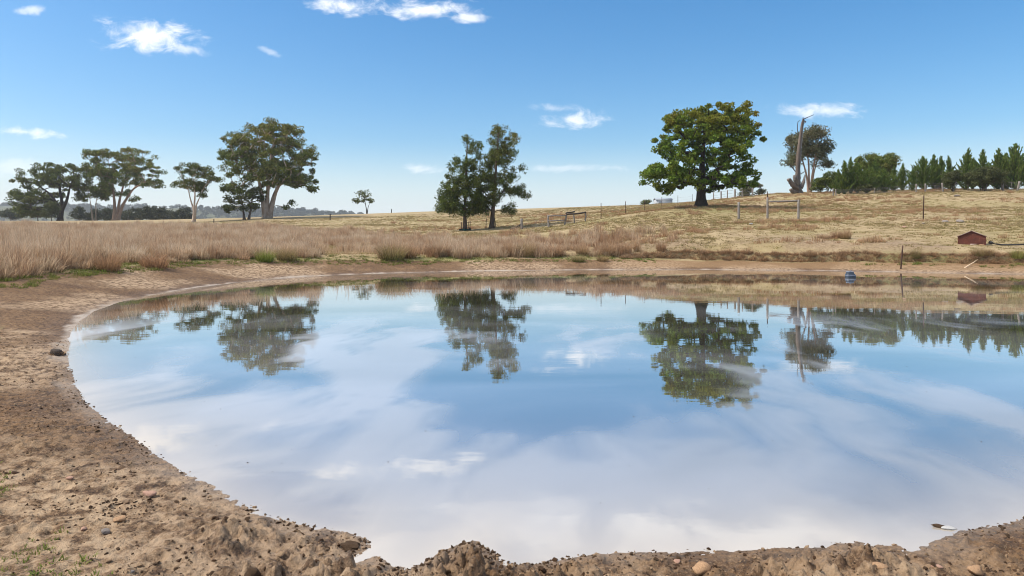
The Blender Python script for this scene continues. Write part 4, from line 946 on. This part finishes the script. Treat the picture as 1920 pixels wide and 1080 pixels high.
def tree_guard(label, px, d, spec, mesh_):
    b = G(px, d); B = np.array(b); root = thing('tree_guard', label, 'tree guard', b)
    for i, (qx, dd, h, ln) in enumerate(spec):
        mb = MB(); up_post(mb, np.array(G(qx, dd)) - B, h, .045, (ln, 0), seed=i); mb.build('stake', M['dark_wood'], root)
    if mesh_:
        a = np.linspace(0, 6.283, 15); q = np.c_[np.cos(a) * .8, np.sin(a) * .6]; z = np.array([[gz(B[0] + u, B[1] + v) - B[2]] for u, v in q])
        lo = np.c_[q, z - .03]; hi = np.c_[q * 1.04, z + .22 + .08 * np.sin(a * 3)[:, None]]; n = len(a); i = np.arange(n - 1)
        th = np.c_[q * .97, z - .03]; hj = np.c_[q * 1.01, z + .22 + .08 * np.sin(a * 3)[:, None]]
        V = np.r_[lo, hi, th, hj]; Fq = np.r_[np.c_[i, i + 1, n + i + 1, n + i], np.c_[2 * n + i + 1, 2 * n + i, 3 * n + i, 3 * n + i + 1], np.c_[n + i, n + i + 1, 3 * n + i + 1, 3 * n + i]]
        link('green_netting', np_mesh('green_netting', V, Fq), M['green_mesh'], root)
tree_guard('stakes with collapsed green netting round the left twin tree', 872, 95, [(865, 94.4, 1.25, 0), (868.5, 95.6, 1.2, .02), (878, 94.4, 1.25, 0), (881, 95.2, 1.3, .06), (883, 94.2, .4, -.25)], True)
tree_guard('two bare leaning stakes either side of the right twin tree', 923, 97, [(911, 96.6, 1.5, .08), (930, 96.6, 1.45, -.2)], False)
# boundary fence by the conifers
fence('boundary_fence', 'long wire fence with pale posts in front of the conifer row', 'fence', [(1567, 108, 1.0, .10, 0), (1640, 107, .9, .05, 0), (1718, 106, 1.35, .11, 0), (1735, 106, 1.35, .12, 0), (1768, 105, 1.4, .13, -.12)], M['post_wood'], (.2, .4, .6, .8, .97), .014)
fence('fence_post', 'short pale post by the dark round shrub at the ridge', 'post', [(1562, 107, 1.25, .09, 0)], M['post_wood'])
fence('boundary_fence', 'wire fence between the leaning post and the right gate below the olive shrub', 'fence', [(1787, 105, 1.5, .13, .32), (1815, 104.5, 1.1, .05, 0), (1850, 104, 1.1, .05, 0), (1879.5, 103.5, 1.45, .16, 0)], M['post_wood'], (.2, .4, .6, .8, .97), .014)
fence('boundary_fence', 'last stretch of wire fence leaving the picture at right', 'fence', [(1908, 103, 1.4, .15, .3), (1940, 103, 1.3, .12, 0), (1975, 103, 1.3, .12, 0)], M['post_wood'], (.2, .4, .6, .8, .97), .014)
def gate(name, label, px0, px1, d, h, diag):
    a0, a1 = np.array(G(px0, d)), np.array(G(px1, d)); root = thing(name, label, 'gate', a0); v = a1 - a0
    def bar(nm, u0, z0, u1, z1, r): MB().tube([v * u0 + np.array([0, 0, z0]), v * (u0 + u1) / 2 + np.array([0, 0, (z0 + z1) / 2]), v * u1 + np.array([0, 0, z1])], r, 6).build(nm, M['wire' if r < .02 else 'post_wood'], root)
    bar('top_rail', 0, h, 1, h, .035); bar('bottom_rail', 0, .12, 1, .12, .03); bar('stile', 0, .1, 0.001, h, .035); bar('stile', .999, .1, 1, h, .035)
    for k in range(1, 5): bar('wire', 0, .12 + (h - .12) * k / 5, 1, .12 + (h - .12) * k / 5, .012)
    for k in range(1, 6): bar('wire', k / 6, .12, k / 6 + .001, h, .010)
    if diag: bar('brace', 0, h, .5, .12, .025); bar('brace', .65, .1, .651, h, .035)
gate('wire_gate', 'small square wire mesh gate between boundary posts', 1753, 1766.5, 105.6, 1.05, False)
gate('farm_gate', 'braced gate beside the thick upright post at the right', 1882, 1905, 103.4, 1.25, True)

# distant shed beyond the slope
def far_shed():
    d = 235; b = G(1243, d); b.z = EYE - (383 - HOR) / F * d; root = thing('distant_shed', 'pale distant shed roof under the left branches of the broad green tree', 'shed', b)
    w, dp, h = 5.6, 4, 1.5
    MB().box((0, 0, h / 2 - .6), (w, dp, h + 1.2)).build('wall', M['white_wall'], root)
    for s_ in (-1, 1):
        V = np.array([[-w / 2 - .2, s_ * (dp / 2 + .2), h - .05], [w / 2 + .2, s_ * (dp / 2 + .2), h - .05], [w / 2 + .2, 0, h + .55], [-w / 2 - .2, 0, h + .55]]); V = np.r_[V, V + np.array([0, 0, .08])]
        mb = MB(); mb.add(V, [[0, 1, 2, 3], [4, 7, 6, 5], [0, 4, 5, 1], [1, 5, 6, 2], [3, 2, 6, 7], [0, 3, 7, 4]]); mb.build('roof', M['roof_grey'], root)
    MB().box((-1.2, -dp / 2 - .02, .5), (1.0, .05, .9)).build('door', M['roof_grey'], root)
far_shed()

# ------------------------------------------------------------------ pump cover with pipe
def pump_cover():
    d = 46; b = G(1822, d); root = thing('pump_cover', 'low rust red gabled iron pump cover on the bank', 'pump cover', b, rz=R(-35))
    w, e, a, dp = .79, .55, .93, 1.1
    def slab(name, poly, y0, y1, mat):
        n = len(poly); V = np.array([[x, y0, z] for x, z in poly] + [[x, y1, z] for x, z in poly]); bm = bmesh.new(); vs = [bm.verts.new(v) for v in V]
        bm.faces.new(vs[:n][::1]); bm.faces.new(vs[n:][::-1])
        for i in range(n): j = (i + 1) % n; bm.faces.new((vs[j], vs[i], vs[n + i], vs[n + j]))
        bmesh.ops.recalc_face_normals(bm, faces=bm.faces); me = bpy.data.meshes.new(name); bm.to_mesh(me); bm.free(); return link(name, me, mat, root)
    pent = [(-w, -.06), (w, -.06), (w, e), (0, a), (-w, e)]
    # two front sheets meeting in a seam, back sheet, sides
    slab('front_sheet', [(-w, -.06), (-.02, -.03), (-.02, a - .012), (-w, e)], 0, .02, M['red_iron'])
    slab('front_sheet', [(-.012, -.06), (w, -.03), (w, e), (-.012, a - .01)], -.006, .014, M['red_iron'])
    slab('back_sheet', pent, dp - .02, dp, M['red_iron'])
    for s_ in (-1, 1): MB().box((s_ * (w - .012), dp / 2, e / 2 - .03), (.02, dp - .05, e + .04)).build('side_sheet', M['red_iron'], root)
    for s_ in (-1, 1):
        mb = MB(); n = 22; y = np.linspace(-.07, dp + .07, n); off = .012 * np.cos(np.arange(n) * np.pi)
        lo = np.c_[np.full(n, s_ * (w + .05)), y, e - .0 + off]; hi = np.c_[np.zeros(n), y, a + .022 + off]; th = np.array([0, 0, .012]); V = np.r_[lo, hi, lo + th, hi + th]; i = np.arange(n - 1)
        mb.add(V, np.r_[np.c_[i, i + 1, n + i + 1, n + i], np.c_[2 * n + i, 3 * n + i, 3 * n + i + 1, 2 * n + i + 1], [[0, n, 3 * n, 2 * n], [n - 1, 3 * n - 1, 4 * n - 1, 2 * n - 1]], np.c_[i, 2 * n + i, 2 * n + i + 1, i + 1]])
        mb.build('roof_sheet', M['red_iron'], root)
    ang = math.atan2(a - e, w); L = math.hypot(a - e, w)
    for s_ in (-1, 1):
        rot = Matrix.Rotation(s_ * ang, 3, 'Y'); MB().box((s_ * w / 2, -.085, (a + e) / 2 + .02), (L + .06, .02, .035), rot).build('roof_edge', M['pale_trim'], root)
    MB().box((.10, -.10, .02), (.36, .08, .09)).build('base_block', M['pale_trim'], root); MB().box((.55, -.08, .0), (.28, .06, .07)).build('base_block', M['stone_tan'], root)
    return b
pb = pump_cover()
xs = np.linspace(pb.x + 1.0, pb.x + 12, 34); ys = pb.y - .35 + .12 * np.sin(xs * .7); zs = terrain(xs, ys, False) + .09 + .03 * np.sin(xs * 1.3)
zs[0] += .12; zs[1] += .05
pr = thing('water_pipe', 'black pipe lying in the grass from the red pump cover to the right', 'pipe', (xs[0], ys[0], zs[0])); pts = np.c_[xs, ys, zs] - np.array([xs[0], ys[0], zs[0]])
MB().tube(pts, .052, 8).build('hose', M['pipe'], pr, True); MB().tube(pts[:2] * .55 + np.array([-.1, 0, .02]), .10, 10).build('coupling', M['pipe'], pr, True)

# ------------------------------------------------------------------ float in the water, bare stick
def pond_float():
    d = 35.2; x = (1594.5 - 960) / F * d; root = thing('pump_float', 'dark blue grey float with pale rim sitting in the far shallows', 'float', (x, d, 0))
    def loft(name, prof, mat, ex=4.0):
        mb = MB(); a = np.linspace(0, 2 * np.pi, 28, endpoint=False); V = []
        for rx, ry, z, ox in prof:
            c_, s_ = np.cos(a), np.sin(a); k = (np.abs(c_) ** ex + np.abs(s_) ** ex) ** (-1 / ex); V.append(np.c_[rx * k * c_ + ox, ry * k * s_, np.full(28, z)])
        n = len(prof); V = np.concatenate(V); i = np.arange(28); j = (i + 1) % 28; Fq = np.concatenate([np.c_[k * 28 + i, k * 28 + j, (k + 1) * 28 + j, (k + 1) * 28 + i] for k in range(n - 1)])
        V = np.r_[V, [[prof[-1][3], 0, prof[-1][2]]]]; mb.add(V, Fq, np.c_[(n - 1) * 28 + i, (n - 1) * 28 + j, np.full(28, n * 28)]); return mb.build(name, mat, root, True)
    loft('hull', [(.20, .16, -.08, 0), (.235, .19, .0, 0), (.235, .19, .10, 0), (.215, .175, .15, -.01), (.19, .15, .19, -.02)], M['float_body'])
    loft('rim', [(.240, .195, .085, 0), (.246, .200, .10, 0), (.236, .190, .118, 0)], M['float_rim'])
    loft('lid', [(.175, .14, .175, -.02), (.17, .135, .25, -.025), (.14, .11, .29, -.03), (.06, .05, .30, -.03)], M['float_body'])
    loft('lid_band', [(.178, .143, .262, -.025), (.170, .137, .284, -.027), (.150, .12, .296, -.03)], M['float_rim'])
    MB().tube([(-.02, 0, .30), (.02, 0, .345), (.07, 0, .335)], .014, 6).build('handle', M['float_rim'], root, True)
pond_float()
p0 = np.array(G(1797, 40.6)); p1 = P(1814, 499, 40.8); p2 = P(1833, 486.5, 41.2)
p0[2] = -.05; bs = thing('bare_stick', 'bleached forked stick slanting up from the far water edge at right', 'stick', p0)
MB().tube([(0, 0, 0), (p1 - p0) * .6, p1 - p0, (p1 + (p2 - p1) * .6) - p0 + np.array([-.03, 0, -.04]), p2 - p0], [.05, .046, .042, .03, .012], 8, .08).build('stem', M['bleached'], bs, True)
MB().tube([(p1 - p0) * .55, (p1 - p0) * .8 + np.array([.25, -.1, -.12])], [.022, .008], 6).build('side_twig', M['bleached'], bs, True)

# ------------------------------------------------------------------ stones, clods
def stone_mesh(name, seed, sub=3, flat=.6, rough=.25, facet=.0):
    bm = bmesh.new(); bmesh.ops.create_icosphere(bm, subdivisions=sub, radius=1.0); g_ = np.random.default_rng(seed); V = np.array([v.co[:] for v in bm.verts])
    for k in range(11):
        n = g_.normal(0, 1, 3); n /= np.linalg.norm(n); c_ = g_.uniform(.45, .82); dd = V @ n; V -= np.outer(np.maximum(dd - c_, 0) * .85, n)
    V *= 1 + rough * fbm(V[:, 0] * 1.3 + V[:, 2], V[:, 1] * 1.3 - V[:, 2] * .7 + seed, .9, 4, seed)[:, None]
    V[:, 2] *= flat
    for v, c_ in zip(bm.verts, V): v.co = c_
    for f in bm.faces: f.smooth = True
    me = bpy.data.meshes.new(name); bm.to_mesh(me); bm.free(); return me
def place_stone(name, label, cat, px, py, zg, wpx, mat, seed, flat=.55, rough=.25, sink=.25, rz=0):
    d = (EYE - zg) * F / (py - HOR)
    for _ in range(4):
        x = (px - 960) / F * d; z = gz(x, d, True); d = (EYE - z - .01) * F / (py - HOR)
    r_ = wpx * d / F / 2; me = stone_mesh(name, seed, 3, flat, rough); o = link(name, me, M[mat]); o.scale = (r_, r_ * .85, r_); o.location = (x, d, z + r_ * flat * (1 - sink) * .55); o.rotation_euler = (0, 0, rz)
    return tag(o, label, cat)
place_stone('stone', 'flat pinkish stone lying on the mud at lower left', 'stone', 281, 925, .08, 33, 'stone_pink', 1, .35)
place_stone('stone', 'ochre wedge shaped stone below the flat pinkish stone', 'stone', 227, 973, .1, 28, 'stone_tan', 2, .45)
place_stone('stone', 'grey rounded stone among weeds at lower left', 'stone', 194, 996, .1, 19, 'stone_grey', 3, .7)
place_stone('stone', 'small pale pink stone beside the grey rounded stone', 'stone', 156, 991, .1, 14, 'stone_pink', 4, .7)
place_stone('stone', 'small buff stone above the weedy patch at left', 'stone', 129, 897, .1, 18, 'stone_pink', 5, .5)
place_stone('stone', 'grey stone at the bottom edge left of centre', 'stone', 233, 1074, .12, 22, 'stone_grey', 6, .7)
place_stone('stone', 'large pointed ochre stone at the bottom edge right of centre', 'stone', 1318, 1072, .1, 40, 'stone_tan', 7, .75, .2)
place_stone('stone', 'rounded ochre stone half sunk in rough mud at lower right', 'stone', 1650, 1062, .1, 34, 'stone_tan', 8, .5, .25, .6)
place_stone('stone', 'pale pointed stone at the bottom edge near the right corner', 'stone', 1828, 1073, .12, 30, 'stone_tan', 9, .8)
place_stone('stone', 'small pale flat stone in the mud at lower right', 'stone', 1762, 1062, .12, 20, 'stone_pink', 10, .4)
place_stone('stone', 'small pinkish stone at the near water edge right of centre', 'stone', 1268, 1050, .06, 20, 'stone_pink', 11, .4)
place_stone('mud_lump', 'big crumbly brown mud lump on the small spit at bottom centre', 'mud lump', 893, 1046, .05, 40, 'mud_clod', 12, .5, .9, .75)
place_stone('mud_lump', 'dark mud lump at the end of the left mud tongue', 'mud lump', 660, 1022, .05, 44, 'mud_clod', 14, .45, .9, .75)
place_stone('mud_lump', 'dark mud lump at the bottom edge left of the smooth wet mud', 'mud lump', 482, 1072, .08, 34, 'mud_clod', 15, .6, .9, .75)
for i, (px, d, w, lab, mt) in enumerate([(1795, 95, 1.0, 'grey boulder on the slope just below the boundary fence', 'stone_grey'), (1732, 58.5, .42, 'pale rock in the grass below the lone steel post', 'stone_grey'), (1772, 59.5, .6, 'pale flat rock in the middle of the slope above the pump cover', 'stone_grey'),
                                     (1798, 59, .75, 'bluish flat rock on the slope right above the pump cover', 'stone_grey'), (1695, 56, .5, 'tan rock in the grass left of the other slope rocks', 'stone_pink'), (1407, 63, .5, 'white rock in the grass below the single grey post', 'foam')]):
    o = link('rock', stone_mesh('rock', 40 + i, 3, .5), M[mt]); q = G(px, d); o.location = (q.x, q.y, q.z + w * .12); o.scale = (w / 2, w * .4, w / 2); tag(o, lab, 'rock')
# sod clump by the left waterline
d = 11.6; x = (107 - 960) / F * d; cl = thing('sod_clump', 'dark fibrous clump of sod on the left bank beside the water', 'sod clump', (x, d, gz(x, d, True)))
me = stone_mesh('clod', 60, 3, .7, .5); me.materials.append(M['dark_wood']); o = bpy.data.objects.new('clod', me); C.objects.link(o); o.parent = cl; o.scale = (.13, .12, .12); o.location = (0, 0, .05)
me = tuft_mesh('fibres', 160, .11, .15, .9, .007, 61, .9); link('fibres', me, M['sod_dark'], cl)
# floating scum and feather near the right front shore
o = link('foam_scrap', stone_mesh('foam_scrap', 62, 3, .3, .5), M['foam']); q = P(1778, 992, EYE * F / (992 - HOR)); o.location = (q[0], q[1], .006); o.scale = (.05, .03, .04); tag(o, 'scrap of white foam floating by the right front shore', 'foam')
o = link('floating_debris', stone_mesh('floating_debris', 63, 3, .35, .6), M['mud_clod']); q = P(1760, 988, EYE * F / (988 - HOR)); o.location = (q[0], q[1], .005); o.scale = (.055, .025, .04); o.rotation_euler = (0, 0, -.4); tag(o, 'brown floating debris left of the white foam scrap', 'debris')

# specks of leaf and dead insects afloat
g = np.random.default_rng(515); x, y = fan_points(110, -36, 38, 5, 30, g, 0.9); ok = shore_dist(x, y) < -.25
scatter('floating_specks', 'tiny dark specks of leaf litter floating on the pond', 'leaf litter', np.c_[x, y, 0 * x + .003][ok], [stone_mesh('speck_%d' % i, 90 + i, 1, .3, .5) for i in range(2)], M['dark_wood'], .004, .010, g, 0.0)
# crumbs of earth on the near bank
def build_crumbs():
    g = np.random.default_rng(909); var = []
    M['crumb_dark'] = surf_mat('crumb_dark', (.070, .037, .018), (.04, .021, .011), 30); M['crumb_pale'] = surf_mat('crumb_pale', (.30, .205, .125), (.2, .13, .075), 30)
    for i_, mt in enumerate(['mud_clod', 'crumb_dark', 'mud_clod', 'crumb_pale', 'crumb_pale', 'mud_clod']):
        me = stone_mesh('crumb_%d' % i_, 70 + i_, 2, .62, .9)
        me.polygons.foreach_set('use_smooth', np.zeros(len(me.polygons), bool)); me.materials.append(M[mt]); var.append(me)
    n = 130000; a = g.uniform(R(-41), R(41), n); r_ = 3.7 + 13 * g.random(n) ** 1.5; x, y = r_ * np.sin(a), r_ * np.cos(a)
    z, sd = terrain(x, y, True, True); nz = fbm(x, y, .55, 4, 321)
    ok = (sd > -.05) & (sd < 6) & (g.random(n) < (.12 + .88 * smooth(nz, -.15, .5)) * (0.22 + .78 * smooth(sd, 2.0, .2)))
    x, y, z = x[ok], y[ok], z[ok]
    s_ = .004 + .012 * g.random(len(x)) ** 3 + .013 * g.random(len(x)) ** 14
    o = scatter('earth_crumbs', 'crumbs of brown earth strewn over the muddy bank', 'earth', np.c_[x, y, z + s_ * .15], var, M['mud_clod'], 1, 1, g, 0.4)
    o.data.attributes['scl'].data.foreach_set('vector', np.c_[s_ * g.uniform(.8, 1.5, len(x)), s_, s_ * g.uniform(.7, 1.2, len(x))].astype(np.float32).ravel())
build_crumbs()

# ------------------------------------------------------------------ prominent grass tussocks
def row_d(px, py, d0=30, d1=70):
    d = np.linspace(d0, d1, 400); x = (px - 960) / F * d; r_ = HOR + F * (EYE - terrain(x, d, False)) / d
    k = np.where(r_ <= py)[0]; return float(d[k[0]]) if len(k) else d1
def tussocks():
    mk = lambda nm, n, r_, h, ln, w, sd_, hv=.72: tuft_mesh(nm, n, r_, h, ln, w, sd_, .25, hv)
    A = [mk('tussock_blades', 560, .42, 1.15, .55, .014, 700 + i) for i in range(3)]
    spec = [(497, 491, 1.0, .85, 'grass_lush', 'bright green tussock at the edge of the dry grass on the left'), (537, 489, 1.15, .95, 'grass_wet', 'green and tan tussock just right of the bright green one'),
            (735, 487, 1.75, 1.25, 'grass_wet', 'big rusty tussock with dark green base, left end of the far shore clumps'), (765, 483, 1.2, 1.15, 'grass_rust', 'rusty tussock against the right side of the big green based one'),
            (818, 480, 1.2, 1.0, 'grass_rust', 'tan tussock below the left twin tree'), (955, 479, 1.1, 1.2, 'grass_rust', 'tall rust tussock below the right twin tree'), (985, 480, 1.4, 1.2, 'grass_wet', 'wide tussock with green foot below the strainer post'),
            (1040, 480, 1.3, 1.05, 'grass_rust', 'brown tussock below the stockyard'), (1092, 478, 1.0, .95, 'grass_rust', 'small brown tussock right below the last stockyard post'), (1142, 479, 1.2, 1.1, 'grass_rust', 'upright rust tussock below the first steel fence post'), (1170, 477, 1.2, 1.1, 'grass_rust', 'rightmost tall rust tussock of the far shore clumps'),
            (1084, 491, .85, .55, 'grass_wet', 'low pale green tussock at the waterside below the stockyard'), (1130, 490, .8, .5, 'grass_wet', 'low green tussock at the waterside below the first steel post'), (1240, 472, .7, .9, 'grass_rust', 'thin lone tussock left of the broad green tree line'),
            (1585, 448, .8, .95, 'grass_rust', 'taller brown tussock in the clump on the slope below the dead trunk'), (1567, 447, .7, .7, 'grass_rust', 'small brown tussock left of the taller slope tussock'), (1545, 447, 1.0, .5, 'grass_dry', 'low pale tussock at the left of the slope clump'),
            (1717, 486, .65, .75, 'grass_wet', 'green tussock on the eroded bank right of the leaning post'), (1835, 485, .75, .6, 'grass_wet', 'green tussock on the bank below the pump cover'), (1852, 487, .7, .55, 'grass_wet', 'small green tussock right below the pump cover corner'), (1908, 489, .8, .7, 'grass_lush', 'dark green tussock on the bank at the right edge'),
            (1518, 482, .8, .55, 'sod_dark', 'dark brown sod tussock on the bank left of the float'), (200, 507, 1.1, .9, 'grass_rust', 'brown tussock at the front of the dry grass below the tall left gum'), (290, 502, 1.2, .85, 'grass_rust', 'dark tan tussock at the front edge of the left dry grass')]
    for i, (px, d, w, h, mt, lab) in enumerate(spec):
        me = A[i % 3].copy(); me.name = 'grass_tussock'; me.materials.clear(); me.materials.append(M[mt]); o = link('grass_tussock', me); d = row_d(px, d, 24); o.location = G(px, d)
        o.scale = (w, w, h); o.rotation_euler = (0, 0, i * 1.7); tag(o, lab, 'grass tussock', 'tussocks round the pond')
tussocks()

# ------------------------------------------------------------------ haze
def haze():
    m = bpy.data.materials.new('haze'); m.use_nodes = True; t = NT(m.node_tree); t.n.clear(); o = t.node('ShaderNodeOutputMaterial'); v = t.node('ShaderNodeVolumePrincipled')
    v.inputs['Color'].default_value = (.90, .95, 1.0, 1); v.inputs['Density'].default_value = 0.00017; v.inputs['Anisotropy'].default_value = 0.2
    t.l.new(v.outputs[0], o.inputs['Volume'])
    o_ = MB().box((0, 0, 57), (5800, 5800, 150)).build('haze', m); tag(o_, 'thin blue air over the whole valley', 'haze', kind='stuff')
haze()
print('TRIS', sum(len(p.data.loop_triangles) if (p.data.calc_loop_triangles() or True) else 0 for p in C.objects if p.type == 'MESH'))
